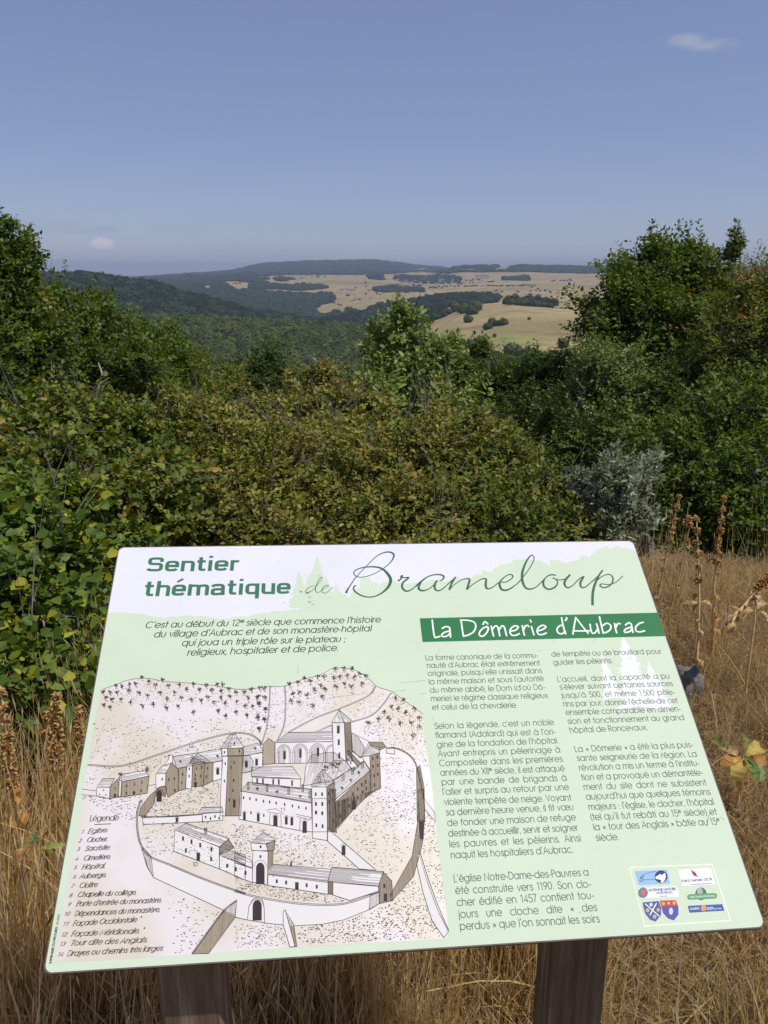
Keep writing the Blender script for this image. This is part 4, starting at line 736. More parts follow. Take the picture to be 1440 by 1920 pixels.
def P(px, py):
    """measured photo pixel -> millimetric position (u right, v down) on the board face"""
    d = ray(px, py); o = np.array((0, 0, CAM_Z)); t = ((BO - o) @ BN) / (d @ BN); q = o + d * t - BO
    return np.array((q @ BU, q @ BV))
def print_mat(name, col, rough=.48, spec=.16, blotch=.08):
    def f(nt, b):
        tc = N(nt, "ShaderNodeTexCoord"); nz = N(nt, "ShaderNodeTexNoise"); nz.inputs['Scale'].default_value = 7; nz.inputs['Detail'].default_value = 8; nz.inputs['Roughness'].default_value = .7
        mr = N(nt, "ShaderNodeMapRange"); mr.inputs[1].default_value = .3; mr.inputs[2].default_value = .7; mr.inputs[3].default_value = 1 - blotch; mr.inputs[4].default_value = 1.0
        mm = N(nt, "ShaderNodeMix", data_type='RGBA', blend_type='MULTIPLY'); mm.inputs[0].default_value = 1; mm.inputs[6].default_value = (*col, 1)
        nt.links.new(tc.outputs['Object'], nz.inputs['Vector']); nt.links.new(nz.outputs['Fac'], mr.inputs[0]); nt.links.new(mr.outputs[0], mm.inputs[7]); nt.links.new(mm.outputs[2], b.inputs['Base Color'])
        r2 = N(nt, "ShaderNodeMapRange"); r2.inputs[3].default_value = rough - .05; r2.inputs[4].default_value = rough + .15; nt.links.new(nz.outputs['Fac'], r2.inputs[0]); nt.links.new(r2.outputs[0], b.inputs['Roughness'])
    return material(name, col, rough, spec, build=f)
INKS = {}
def ink(name, col, **k):
    if name not in INKS: INKS[name] = print_mat("print_" + name, col, **k)
    return INKS[name]
class Ink:
    """flat lettering or linework lying on the board; lvl cycles a few microns so crossing strokes never share a plane"""
    def __init__(s, z=.0006): s.V = []; s.F = []; s.z = z; s.k = 0
    def _z(s): s.k = (s.k + 1) % 24; return s.z * .5 + s.k * 2e-6
    def poly(s, pts):
        z = s._z(); b = len(s.V); s.V += [(p[0], -p[1], z) for p in pts]; idx = list(range(b, b + len(pts)))
        a = sum(pts[i][0] * -pts[(i + 1) % len(pts)][1] - pts[(i + 1) % len(pts)][0] * -pts[i][1] for i in range(len(pts)))
        s.F.append(idx if a > 0 else idx[::-1])
    def line(s, pts, w, nib=None):
        """ribbon along uv points; w metres (or list), nib=(angle, ratio) for a broad pen"""
        p = np.asarray(pts, float)
        if len(p) < 2: return
        keep = [0] + [i for i in range(1, len(p)) if np.hypot(*(p[i] - p[i - 1])) > 1e-7]; p = p[keep]
        if len(p) < 2: return
        ww = np.broadcast_to(np.asarray(w, float), (len(pts),))[keep]
        z = s._z(); t = np.diff(p, axis=0); t /= np.linalg.norm(t, axis=1)[:, None]
        closed = np.hypot(*(p[0] - p[-1])) < 1e-6 and len(p) > 3
        nn = len(p); tv = np.empty_like(p); tv[1:-1] = t[:-1] + t[1:]; tv[0] = t[0]; tv[-1] = t[-1]
        if closed: tv[0] = tv[-1] = t[0] + t[-1]
        ln = np.linalg.norm(tv, axis=1); ln[ln < .3] = 2; tv /= ln[:, None]
        m = np.ones(nn); m[1:-1] = 1 / np.clip(np.sum(tv[1:-1] * t[:-1], 1), .55, 1)
        nrm = np.stack([-tv[:, 1], tv[:, 0]], 1)
        if nib:
            a, r = nib; d = np.array((math.cos(a), math.sin(a))); c = np.abs(nrm @ d); ww = ww * np.sqrt(c ** 2 + (r * (1 - c ** 2) ** .5) ** 2)
        if not closed and ww.max() < .003:
            p = p.copy(); p[0] -= t[0] * ww[0] * .35; p[-1] += t[-1] * ww[-1] * .35
        L = p + nrm * (ww * m / 2)[:, None]; Rr = p - nrm * (ww * m / 2)[:, None]
        b = len(s.V)
        if ww.max() > .0022:      # broad strokes: each piece a hair above the last so tight inner bends never share a plane
            for i in range(nn - 1):
                zz = z + i * 1.5e-6
                q = [L[i], Rr[i], Rr[i + 1], L[i + 1]]; s.V += [(p_[0], -p_[1], zz) for p_ in q]; s.F.append([b + 4 * i, b + 4 * i + 1, b + 4 * i + 2, b + 4 * i + 3])
            return
        for i in range(nn): s.V.append((L[i][0], -L[i][1], z)); s.V.append((Rr[i][0], -Rr[i][1], z))
        for i in range(nn - 1): s.F.append([b + 2 * i, b + 2 * i + 1, b + 2 * i + 3, b + 2 * i + 2])
    def build(s, name, mat, label=None):
        o = mesh_np(name, s.V, s.F, mat, parent=board)
        if label: o['label'] = label
        o['kind'] = 'stuff'
        return o
def cat_rom(pts, n=8):
    p = np.asarray(pts, float); q = np.vstack([2 * p[0] - p[1], p, 2 * p[-1] - p[-2]]); out = []
    for i in range(1, len(q) - 2):
        for k in range(n):
            t = k / n; out.append(.5 * (2 * q[i] + (q[i + 1] - q[i - 1]) * t + (2 * q[i - 1] - 5 * q[i] + 4 * q[i + 1] - q[i + 2]) * t * t + (3 * q[i] - q[i - 1] - 3 * q[i + 1] + q[i + 2]) * t ** 3))
    out.append(q[-2]); return np.array(out)

# --- single-line alphabet (round geometric letters; y up, capitals 1 high)
def A(cx, cy_, rx, ry, a0, a1, n=None):
    n = n or max(4, int(abs(a1 - a0) / 18)); return [(cx + rx * math.cos(R(a0 + (a1 - a0) * i / n)), cy_ + ry * math.sin(R(a0 + (a1 - a0) * i / n))) for i in range(n + 1)]
O_ = lambda x=.36, w=.36, h=.36: A(x, h, w, h, 90, 450)
GL = {
 'a': (.88, [O_(), [(.72, 0), (.72, .72)]]), 'b': (.88, [O_(.38), [(.02, 0), (.02, 1)]]), 'c': (.72, [A(.36, .36, .36, .36, 45, 315)]),
 'd': (.88, [O_(), [(.72, 0), (.72, 1)]]), 'e': (.80, [[(.02, .36), (.71, .36)] + A(.36, .36, .36, .36, 0, 318)]),
 'f': (.36, [[(.12, 0), (.12, .78)] + A(.30, .78, .18, .20, 180, 95), [(0, .68), (.30, .68)]]),
 'g': (.88, [O_(), [(.72, .72), (.72, .02)] + A(.38, .0, .34, .27, 0, -150)]), 'h': (.72, [[(.02, 0), (.02, 1)], A(.29, .44, .27, .28, 180, 0) + [(.56, 0)]]),
 'i': (.18, [[(.04, 0), (.04, .70)], [(.04, .90), (.04, .97)]]), 'j': (.18, [[(.04, .70), (.04, -.14)] + A(-.1, -.14, .14, .13, 0, -80), [(.04, .90), (.04, .97)]]),
 'k': (.56, [[(.02, 0), (.02, 1)], [(.42, .70), (.04, .32)], [(.16, .44), (.48, 0)]]), 'l': (.18, [[(.04, 0), (.04, 1)]]),
 'm': (1.10, [[(.02, 0), (.02, .70)], A(.26, .46, .24, .26, 180, 0) + [(.50, 0)], A(.74, .46, .24, .26, 180, 0) + [(.98, 0)]]),
 'n': (.72, [[(.02, 0), (.02, .70)], A(.29, .44, .27, .28, 180, 0) + [(.56, 0)]]), 'o': (.86, [O_()]),
 'p': (.88, [O_(.38), [(.02, .72), (.02, -.28)]]), 'q': (.88, [O_(), [(.72, .72), (.72, -.28)]]),
 'r': (.38, [[(.02, 0), (.02, .70)], A(.28, .44, .26, .27, 180, 82)]),
 's': (.52, [cat_rom([(.40, .58), (.30, .70), (.14, .70), (.05, .58), (.10, .43), (.26, .36), (.40, .28), (.43, .14), (.33, .02), (.15, .01), (.02, .13)], 3).tolist()]),
 't': (.36, [[(.14, 0), (.14, .96)], [(0, .68), (.30, .68)]]), 'u': (.72, [[(.02, .70), (.02, .28)] + A(.29, .28, .27, .28, 180, 360) + [(.56, .70)]]),
 'v': (.60, [[(0, .70), (.26, 0), (.52, .70)]]), 'x': (.56, [[(0, .70), (.46, 0)], [(.46, .70), (0, 0)]]), 'y': (.60, [[(0, .70), (.27, .02)], [(.52, .70), (.14, -.28)]]),
 'z': (.5, [[(0, .68), (.42, .68), (0, 0), (.44, 0)]]),
 'œ': (1.38, [O_(), [(.72, .36), (1.30, .36)] + A(1.0, .36, .31, .36, 0, 318), A(1.0, .36, .30, .36, 180, 120)]),
 'A': (.86, [[(0, 0), (.38, 1), (.76, 0)], [(.13, .33), (.63, .33)]]), 'C': (.98, [A(.48, .5, .48, .5, 48, 312)]), 'D': (.86, [[(.04, 0), (.04, 1), (.28, 1)] + A(.28, .5, .48, .5, 90, -90) + [(.04, 0)]]),
 'E': (.6, [[(.5, 1), (.04, 1), (.04, 0), (.5, 0)], [(.04, .5), (.46, .5)]]), 'F': (.56, [[(.5, 1), (.04, 1), (.04, 0)], [(.04, .5), (.44, .5)]]), 'G': (1.0, [A(.48, .5, .48, .5, 48, 350) + [(.55, .42)]]),
 'H': (.8, [[(.04, 0), (.04, 1)], [(.66, 0), (.66, 1)], [(.04, .52), (.66, .52)]]), 'I': (.2, [[(.05, 0), (.05, 1)]]), 'L': (.54, [[(.04, 1), (.04, 0), (.46, 0)]]),
 'M': (1.0, [[(.02, 0), (.12, 1), (.46, .1), (.80, 1), (.90, 0)]]), 'N': (.86, [[(.04, 0), (.04, 1), (.72, 0), (.72, 1)]]), 'O': (1.06, [A(.5, .5, .5, .5, 90, 450)]),
 'P': (.62, [[(.04, 0), (.04, 1), (.28, 1)] + A(.28, .74, .26, .26, 90, -90) + [(.04, .48)]]), 'R': (.66, [[(.04, 0), (.04, 1), (.28, 1)] + A(.28, .74, .26, .26, 90, -90) + [(.04, .48)], [(.26, .48), (.56, 0)]]),
 'S': (.62, [cat_rom([(.50, .82), (.38, .99), (.18, .99), (.06, .82), (.12, .60), (.32, .50), (.50, .38), (.53, .18), (.40, .01), (.18, .01), (.02, .18)], 3).tolist()]),
 'T': (.6, [[(.28, 0), (.28, 1)], [(0, 1), (.56, 1)]]), 'U': (.8, [[(.04, 1), (.04, .32)] + A(.34, .32, .30, .32, 180, 360) + [(.64, 1)]]), 'V': (.8, [[(0, 1), (.35, 0), (.70, 1)]]), 'X': (.76, [[(0, 1), (.64, 0)], [(.64, 1), (0, 0)]]),
 'Y': (.7, [[(0, 1), (.3, .45), (.6, 1)], [(.3, .45), (.3, 0)]]), 'Z': (.6, [[(0, 1), (.5, 1), (0, 0), (.52, 0)]]),
 '0': (.66, [A(.28, .5, .28, .5, 90, 450)]), '1': (.44, [[(.02, .84), (.22, 1), (.22, 0)]]), '2': (.62, [A(.27, .74, .25, .26, 165, -35) + [(.02, 0), (.54, 0)]]),
 '3': (.6, [A(.24, .76, .23, .24, 150, -90) + A(.24, .27, .27, .27, 90, -150)]), '4': (.66, [[(.42, 0), (.42, 1), (0, .25), (.56, .25)]]), '5': (.6, [[(.46, 1), (.12, 1), (.06, .58)] + A(.24, .30, .28, .31, 120, -140)]),
 '6': (.62, [A(.28, .29, .26, .29, 90, 450), [(.40, 1), (.05, .42)]]), '7': (.58, [[(0, 1), (.5, 1), (.14, 0)]]), '8': (.6, [A(.26, .76, .21, .23, -90, 270), A(.26, .27, .26, .27, 90, 450)]), '9': (.62, [A(.28, .71, .26, .29, 90, 450), [(.16, 0), (.51, .58)]]),
 '.': (.2, [[(.05, 0), (.05, .05)]]), ',': (.2, [[(.07, .05), (.03, -.12)]]), ';': (.22, [[(.07, .05), (.03, -.12)], [(.07, .48), (.07, .55)]]), ':': (.26, [[(.07, .05), (.07, 0)], [(.07, .48), (.07, .55)]]),
 "'": (.2, [[(.07, 1.0), (.05, .82)]]), '-': (.38, [[(.02, .33), (.30, .33)]]), '"': (.3, [[(.05, 1.0), (.03, .85)], [(.17, 1), (.15, .85)]]), '(': (.3, [A(.35, .42, .28, .62, 120, 240)]), ')': (.3, [A(-.08, .42, .28, .62, 60, -60)]),
 '«': (.56, [[(.22, .52), (.04, .34), (.22, .16)], [(.44, .52), (.26, .34), (.44, .16)]]), '»': (.56, [[(.04, .52), (.22, .34), (.04, .16)], [(.26, .52), (.44, .34), (.26, .16)]]), ' ': (.34, []),
}
MARKS = {'\u0301': [(-.06, .83), (.12, .99)], '\u0300': [(.07, .84), (-.07, .98)], '\u0302': [(-.12, .84), (0, .96), (.12, .84)], '\u0327': [(.02, 0), (.06, -.1), (-.04, -.2)], '\u0308': [(-.1, .9), (.1, .9)]}
def text(I, s, a, b, h, pen, shear=0., nib=None, fit=(.86, 1.14), glyphs=GL, gap=0., jit=0.):
    """set one line of lettering between two measured baseline ends on the board"""
    a, b = P(*a), P(*b); L = np.linalg.norm(b - a); ex = (b - a) / L; ey = np.array((ex[1], -ex[0]))
    items = []; x = 0.
    for ch in s:
        if ch == '^': items.append(('^', x)); continue
        base = unicodedata.normalize('NFD', ch); g = glyphs.get(base[0], GL.get(base[0], GL['o']))
        items.append((base, x)); x += (g[0] + gap) * (.62 if items[-2:-1] and items[-2][0] == '^' else 1)
    x -= gap + .1; nat = x * h; k = min(max(L / nat, fit[0]), fit[1]); ns = s.count(' '); extra = (L - nat * k) / h / k / ns if ns else 0.
    if ns == 0: k = L / nat
    nsp = 0; sup = False
    for base, x0 in items:
        if base == '^': sup = True; continue
        if base == ' ': nsp += 1; continue
        g = glyphs.get(base[0], GL.get(base[0], GL['o'])); sc = .6 if sup else 1.; dy = .5 if sup else 0.; sup = False
        jy = random.uniform(-jit, jit)
        def place(q): 
            X = (x0 + extra * nsp + q[0] * sc + shear * (q[1] * sc + dy)) * h * k; Y = (q[1] * sc + dy + jy) * h
            return a + ex * X + ey * Y
        for st in g[1]:
            if base[0] == 'i' and len(base) > 1 and st[0][1] > .85: continue
            I.line([place(q) for q in st], pen, nib)
        for mk in base[1:]:
            if mk == '\u0301' and glyphs is BG: I.line([place((.30, .90)), place((.72, 1.10))], pen * .62); continue
            if mk in MARKS:
                mid = (g[0] - .14) / 2; up = .28 if base[0].isupper() else 0
                I.line([place((mid + qx, qy + (up if qy > .5 else 0))) for qx, qy in MARKS[mk]], pen, nib)

# --- grounds of the print: white sheet, pale green field with its skyline of trees
white = Ink(.00025); white.poly([(x, -y) for x, y in rounded(BW - .003, BH - .003, .0085)])
white.V = [(x + .0015, y - .0015, z) for x, y, z in white.V]
white.build("white_ground", ink('white', srgb(222, 221, 226)))
T1 = lambda x, y: (200 + x / 2.769, 1000 + y / 2.769)
Tb = lambda x, y: (560 + x / 5.538, 1020 + y / 5.538)
Tc = lambda x, y: (780 + x / 7.2, 1040 + y / 7.2)
Td = lambda x, y: (960 + x / 6., 1020 + y / 6.)
sky_l = [T1(*q) for q in ((0, 412), (40, 411), (90, 411), (120, 416), (180, 418), (240, 432), (300, 440), (330, 432), (360, 434), (430, 425), (465, 431), (500, 428), (560, 440), (600, 447), (630, 444), (660, 434), (700, 430), (730, 434), (760, 420), (810, 413), (840, 416), (863, 402), (900, 405), (950, 398), (1000, 392), (1040, 330), (1150, 318), (1200, 300), (1240, 322), (1262, 338))]
sky_l += [Tb(*q) for q in ((486, 560), (520, 545), (560, 500), (600, 470), (640, 455), (612, 400), (625, 370), (650, 352), (700, 345), (740, 360), (752, 400), (748, 440), (770, 395), (800, 398), (830, 410), (850, 425), (870, 400), (900, 398), (920, 380), (960, 372), (985, 380), (1020, 405), (1060, 398), (1100, 410), (1150, 415), (1180, 402))]
sky_l += [Tc(*q) for q in ((0, 384), (60, 372), (110, 378), (180, 342), (240, 336), (300, 362), (350, 352), (400, 372), (440, 350), (500, 330), (560, 334), (600, 318), (650, 326), (700, 318), (755, 318), (765, 290), (800, 265), (840, 270), (885, 258), (895, 210), (915, 198), (930, 222), (1000, 236), (1035, 232), (1040, 195), (1080, 172), (1120, 170), (1130, 125), (1150, 118), (1170, 140), (1200, 130), (1240, 122), (1290, 110), (1312, 76), (1380, 66))]
sky_l += [Td(*q) for q in ((0, 190), (20, 205), (60, 175), (100, 178), (140, 168), (170, 165), (210, 180), (250, 176), (290, 190), (330, 188), (345, 210), (390, 225), (410, 245), (418, 275), (430, 245), (400, 205), (405, 182), (450, 180), (500, 182), (540, 190), (580, 208), (620, 215), (650, 200), (700, 195), (740, 183), (765, 160), (775, 118), (790, 135), (840, 140), (870, 158), (900, 112), (930, 95), (965, 56), (1010, 52), (1040, 28), (1075, 22), (1095, 55), (1130, 48), (1160, 20), (1185, 14), (1210, 42), (1260, 44), (1310, 48), (1345, 66))]
fine = []
for i in range(len(sky_l) - 1):          # ragged leaf edge between the measured points
    p, q = np.array(P(*sky_l[i])), np.array(P(*sky_l[i + 1])); n = max(1, int(np.linalg.norm(q - p) / .0016))
    for k in range(n): fine.append(p + (q - p) * k / n + (rng.normal(0, .0004, 2) if i > 24 and k else 0))
fine.append(P(*sky_l[-1]))
fine = [(max(float(p[0]), .0016), float(p[1])) for p in fine]
mono = [(.0016, fine[0][1])]
for p in fine:
    if p[0] > mono[-1][0] + .0003: mono.append(p)
mono.append((BW - .0016, mono[-1][1] + .004)); vb = BH - .0115
Vg = []; Fg = []
for p in mono: Vg += [(p[0], -p[1], .0002), (p[0], -vb, .0002)]
for k in range(len(mono) - 1): Fg.append([2 * k + 1, 2 * k + 3, 2 * k + 2, 2 * k])
ce = [(x + .0015, -y + .0015) for x, y in rounded(BW - .003, BH - .003, .0085)[7:21]]; lo_ = [(BW - .0016, vb)] + [p for p in ce if p[1] > vb] + [(.0016, vb)]
nb_ = len(Vg); Vg += [(p[0], -p[1], .0002) for p in lo_]; Fg.append(list(range(nb_, nb_ + len(lo_)))[::-1])
if sum(Vg[Fg[-1][i]][0] * Vg[Fg[-1][(i + 1) % len(lo_)]][1] - Vg[Fg[-1][(i + 1) % len(lo_)]][0] * Vg[Fg[-1][i]][1] for i in range(len(lo_))) < 0: Fg[-1] = Fg[-1][::-1]
green = Ink(.0004); green.V = Vg; green.F = Fg
green.build("green_ground", ink('pale_green', srgb(202, 216, 190)))
def pine(I, top, base, hw, seed, lo=.10):
    """engraved spruce silhouette: drooping ragged branches either side of the trunk"""
    t, b = P(*top), P(*base); ax = b - t; H = np.linalg.norm(ax); ax /= H; sx = np.array((-ax[1], ax[0])) * -1
    w = abs(P(top[0] + hw, base[1])[0] - P(top[0], base[1])[0]); rd = random.Random(seed)
    I.poly([t - sx * .0006, t + sx * .0006, b + sx * w * .30, b - sx * w * .30])
    n = int(H / .0032)
    for i in range(n):
        f = (i + .5) / n
        for sgn in (-1, 1):
            r = w * (f ** .8) * rd.uniform(.62, 1.05); th_ = .0018 + .0022 * f
            p = t + ax * (H * f); tip = p + sx * sgn * r + ax * r * rd.uniform(.05, .4)
            m = p + sx * sgn * r * .6 + ax * (r * .1)
            I.poly([p - ax * th_, m - ax * th_ * .8, tip, m + ax * th_ * .9, p + ax * th_])
pin = Ink(.00043)
pine(pin, (594.7, 1043.5), (594, 1131), 34, 1); pine(pin, (560.4, 1073), (563, 1136), 25, 2); pine(pin, (630, 1097), (632, 1128), 17, 3)
pine(pin, (578, 1078), (578, 1137), 20, 9); pine(pin, (612, 1082), (614, 1133), 22, 12)
pin.build("spruce_silhouette", INKS['pale_green'], "pale green spruce silhouettes printed behind the title")
wp = Ink(.00055)
pine(wp, (1167, 1193), (1200, 1322), 52, 4); pine(wp, (1128, 1228), (1150, 1306), 24, 5); pine(wp, (1215, 1240), (1236, 1322), 30, 6)
wp.build("pale_spruce_print", ink('white2', srgb(229, 231, 229)), "white spruce print behind the second text column")

# --- title: extended bold upright letters, then the handwritten name
def bt(I, pts, w): I.line(pts, w)
def sup_(cx, cy_, rx, ry, a0, a1, n=14):
    o = []
    for i in range(n + 1):
        a = R(a0 + (a1 - a0) * i / n); c, s_ = math.cos(a), math.sin(a)
        o.append((cx + rx * math.copysign(abs(c) ** .55, c), cy_ + ry * math.copysign(abs(s_) ** .55, s_)))
    return o
X = .36
BG = {   # centre lines of heavy strokes, x-height about .76
 'S': (1.28, [[(1.06, .66)] + sup_(.60, .71, .46, .185, 10, 180, 10)[1:] + sup_(.60, .71, .46, .19, 180, 270, 6)[1:] + sup_(.60, .31, .46, .21, 90, -90, 12) + sup_(.60, .28, .50, .18, 270, 190, 8)]),
 'e': (1.10, [[(.12, .37), (.90, .37), (.90, .42)] + sup_(.51, .37, .39, .28, 15, 180, 12) + sup_(.51, .37, .39, .28, 180, 330, 12)[1:]]),
 'n': (1.10, [[(.14, 0), (.14, .72)], [(.14, .50)] + sup_(.52, .42, .38, .22, 150, 0, 10) + [(.90, 0)]]),
 't': (.78, [[(.28, .95), (.28, .30)] + sup_(.50, .30, .22, .21, 180, 270, 6) + [(.70, .09)], [(.0, .66), (.66, .66)]]),
 'i': (.42, [[(.16, 0), (.16, .74)], [(.16, .90), (.16, 1.04)]]),
 'r': (.76, [[(.14, 0), (.14, .72)], [(.14, .48)] + sup_(.42, .46, .27, .18, 150, 45, 8)]),
 'h': (1.10, [[(.14, 0), (.14, .98)], [(.14, .50)] + sup_(.52, .42, .38, .22, 150, 0, 10) + [(.90, 0)]]),
 'm': (1.66, [[(.14, 0), (.14, .74)], [(.14, .50)] + sup_(.46, .42, .32, .22, 150, 0, 10) + [(.80, 0)], [(.80, .50)] + sup_(1.12, .42, .32, .22, 150, 0, 10) + [(1.44, 0)]]),
 'a': (1.12, [sup_(.48, .44, .40, .22, 165, 0, 10) + [(.90, 0)], [(.90, .38), (.50, .38)] + sup_(.42, .22, .30, .155, 100, 270, 10) + [(.88, .10)]]),
 'q': (1.12, [sup_(.50, .37, .38, .28, 90, 450, 20), [(.90, .72), (.90, -.26)]]),
 'u': (1.10, [[(.14, .72), (.14, .32)] + sup_(.44, .32, .30, .23, 180, 270, 7) + [(.88, .09)], [(.90, .72), (.90, 0)]]),
}
title = Ink(.0007)
T6b = lambda x, y: (256 + x / 4.737, 1030 + y / 4.737)
hb = np.linalg.norm(P(274, 1072) - P(276, 1044.5))
text(title, "Sentier", T6b(88, 200), T6b(905, 190), hb, hb * .205, shear=.03, nib=(0, .74), glyphs=BG, fit=(.4, 2), gap=.10)
text(title, "thématique", T6b(62, 419), T6b(1362, 396), hb, hb * .205, shear=.03, nib=(0, .74), glyphs=BG, fit=(.4, 2), gap=.10)
title.build("title_lettering", ink('deep_green', srgb(62, 116, 88)))
script = Ink(.0008)
def hand(T, pts, w0, prof=None, n=7):
    c = cat_rom([P(*T(*p[:2])) for p in pts], n); ws = np.interp(np.linspace(0, len(pts) - 1, len(c)), range(len(pts)), [p[2] for p in pts])
    script.line(c, ws * w0)
k1 = .00086
hand(Tb, [(495, 512, 4), (500, 490, 4), (530, 440, 2.2), (600, 340, 1.6), (700, 235, 1.4), (800, 135, 1.6), (880, 92, 2.2), (945, 85, 3.2), (985, 105, 3.6), (985, 140, 3), (950, 195, 1.8), (860, 268, 1.4), (760, 320, 1.3), (660, 345, 1.3), (595, 335, 1.5), (573, 300, 2), (600, 268, 1.8), (680, 243, 2), (780, 238, 2.8), (860, 255, 3.6), (920, 305, 5), (955, 370, 5.6), (935, 440, 5), (870, 505, 3), (790, 545, 2), (700, 550, 2), (620, 520, 2.6), (575, 480, 2.6), (572, 450, 2.4), (595, 430, 2)], k1)
hand(Tb, [(1030, 385, 3), (1060, 365, 3), (1075, 330, 3.2), (1062, 345, 3), (1100, 350, 2.2), (1142, 352, 3), (1085, 400, 3.4), (1075, 450, 3.8), (1115, 490, 3.4), (1180, 470, 2), (1260, 395, 1.8), (1350, 335, 1.6), (1430, 318, 1.8)], k1)
hand(Tc, [(0, 432, 2), (70, 370, 2), (160, 300, 2), (250, 272, 2.4), (330, 272, 3), (375, 295, 3.6), (360, 335, 2.6), (318, 355, 1.8)], k1)
hand(Tc, [(290, 350, 3), (240, 410, 2), (170, 465, 1.8), (90, 488, 3.4), (40, 465, 4.4), (40, 425, 3.6), (70, 380, 2)], k1)
hand(Tc, [(285, 350, 3), (255, 400, 4.2), (255, 460, 4), (290, 488, 3), (350, 470, 2), (430, 400, 1.8), (520, 320, 2.6), (543, 303, 2)], k1)
hand(Tc, [(535, 305, 3), (490, 370, 4), (450, 470, 3), (500, 420, 1.6), (600, 350, 1.6), (680, 325, 2.2), (722, 335, 3.4), (712, 390, 4), (690, 465, 3.6), (720, 440, 1.8), (800, 380, 1.6), (890, 330, 2), (945, 332, 3.4), (940, 400, 4.2), (950, 450, 4), (985, 462, 2.4), (1050, 430, 1.8), (1130, 372, 2), (1210, 372, 1.8), (1290, 325, 2), (1305, 285, 2.8), (1265, 268, 2), (1200, 300, 1.8), (1140, 360, 2.8), (1130, 420, 4.4), (1165, 475, 4), (1240, 475, 3), (1340, 415, 1.8), (1420, 340, 1.8)], k1)
hand(Td, [(0, 492, 1.8), (60, 445, 1.8), (130, 365, 1.8), (200, 270, 1.8), (245, 180, 1.8), (240, 135, 2), (205, 135, 2.4), (150, 220, 3.6), (115, 330, 4.6), (120, 430, 4.6), (155, 495, 4), (205, 508, 3), (270, 485, 1.8), (345, 415, 2), (400, 362, 2.2), (450, 347, 2.6), (495, 355, 2.4)], k1)
hand(Td, [(365, 395, 3), (350, 440, 4.2), (370, 490, 4), (425, 510, 3.4), (490, 480, 3), (512, 430, 2.4), (490, 395, 2.2), (460, 385, 2), (530, 405, 1.8), (600, 395, 1.8)], k1)
hand(Td, [(655, 345, 3.4), (605, 400, 4.4), (590, 450, 4.4), (620, 492, 3.2), (680, 470, 1.8), (750, 400, 2), (805, 370, 3), (770, 430, 4.2), (775, 480, 3.8), (815, 490, 2.2), (880, 440, 1.8), (960, 370, 2.4), (1020, 298, 3)], k1)
hand(Td, [(1020, 295, 2.6), (975, 360, 3.6), (930, 460, 4.6), (908, 560, 4.8), (905, 690, 4.8)], k1)
hand(Td, [(930, 440, 1.8), (1000, 375, 1.8), (1080, 342, 2.2), (1130, 370, 3), (1130, 430, 2.8), (1090, 475, 2.6), (1030, 492, 2.8), (990, 470, 3), (1010, 450, 2), (1090, 458, 1.6), (1170, 430, 1.6), (1245, 362, 1.6)], k1)
hand(Tb, [(170, 435, .7), (120, 445, 1), (75, 485, 1.3), (80, 508, 1.6), (120, 498, 1), (175, 450, .8), (235, 370, .9), (240, 345, 1), (215, 365, 1.2), (180, 440, 1.4), (175, 490, 1.5), (205, 505, 1), (240, 480, .8), (300, 440, .9), (310, 430, 1), (280, 432, 1), (245, 465, 1.3), (245, 500, 1.4), (285, 508, 1), (355, 450, .8)], k1)
script.build("script_lettering", ink('dark_green', srgb(56, 98, 78)))

# --- green banner and its lettering
ban = Ink(.0006)
bl, br, bb = P(787, 1159.5), P(1226, 1149), P(792, 1204)
ban.poly([bl, (BW - .0015, br[1]), (BW - .0015, P(1244, 1193)[1]), (bl[0], bb[1])])
ban.build("title_banner", ink('banner_green', srgb(38, 116, 66)))
bw = Ink(.0009)
TE = lambda x, y: (780 + x / 6., 1140 + y / 6.); TF = lambda x, y: (1000 + x / 5.538, 1140 + y / 5.538)
pw = np.linalg.norm(P(*TE(500, 200)) - P(*TE(518, 200)))
def hw(T, *strokes):
    for st in strokes:
        c = [P(*T(*q)) for q in st]; bw.line(cat_rom(c, 6) if len(c) > 2 else c, pw)
hw(TE, [(182, 138), (195, 250), (210, 328), (235, 330), (268, 320)], [(295, 232), (330, 212), (372, 220), (382, 260), (388, 328)], [(380, 262), (330, 272), (290, 300), (300, 322), (340, 320), (380, 292)],
   [(508, 150), (520, 240), (532, 318)], [(500, 138), (580, 140), (650, 160), (672, 205), (650, 265), (600, 300), (535, 320)],
   [(800, 212), (750, 232), (712, 280), (722, 315), (760, 315), (800, 270), (812, 225), (790, 210)], [(752, 186), (776, 156), (808, 182)],
   [(845, 205), (858, 260), (872, 318)], [(860, 240), (890, 205), (915, 212), (930, 260), (942, 315)], [(930, 250), (965, 205), (990, 212), (1005, 260), (1018, 314)],
   [(1065, 262), (1120, 250), (1150, 215), (1115, 202), (1070, 230), (1056, 275), (1080, 308), (1125, 308), (1162, 290)],
   [(1195, 200), (1205, 255), (1220, 308)], [(1208, 250), (1230, 205), (1255, 198), (1268, 212)], [(1298, 210), (1312, 260), (1326, 304)], [(1284, 138), (1294, 160)],
   [(1375, 258), (1420, 245), (1460, 215), (1425, 196), (1375, 225), (1362, 268), (1385, 300), (1430, 298), (1465, 282)])
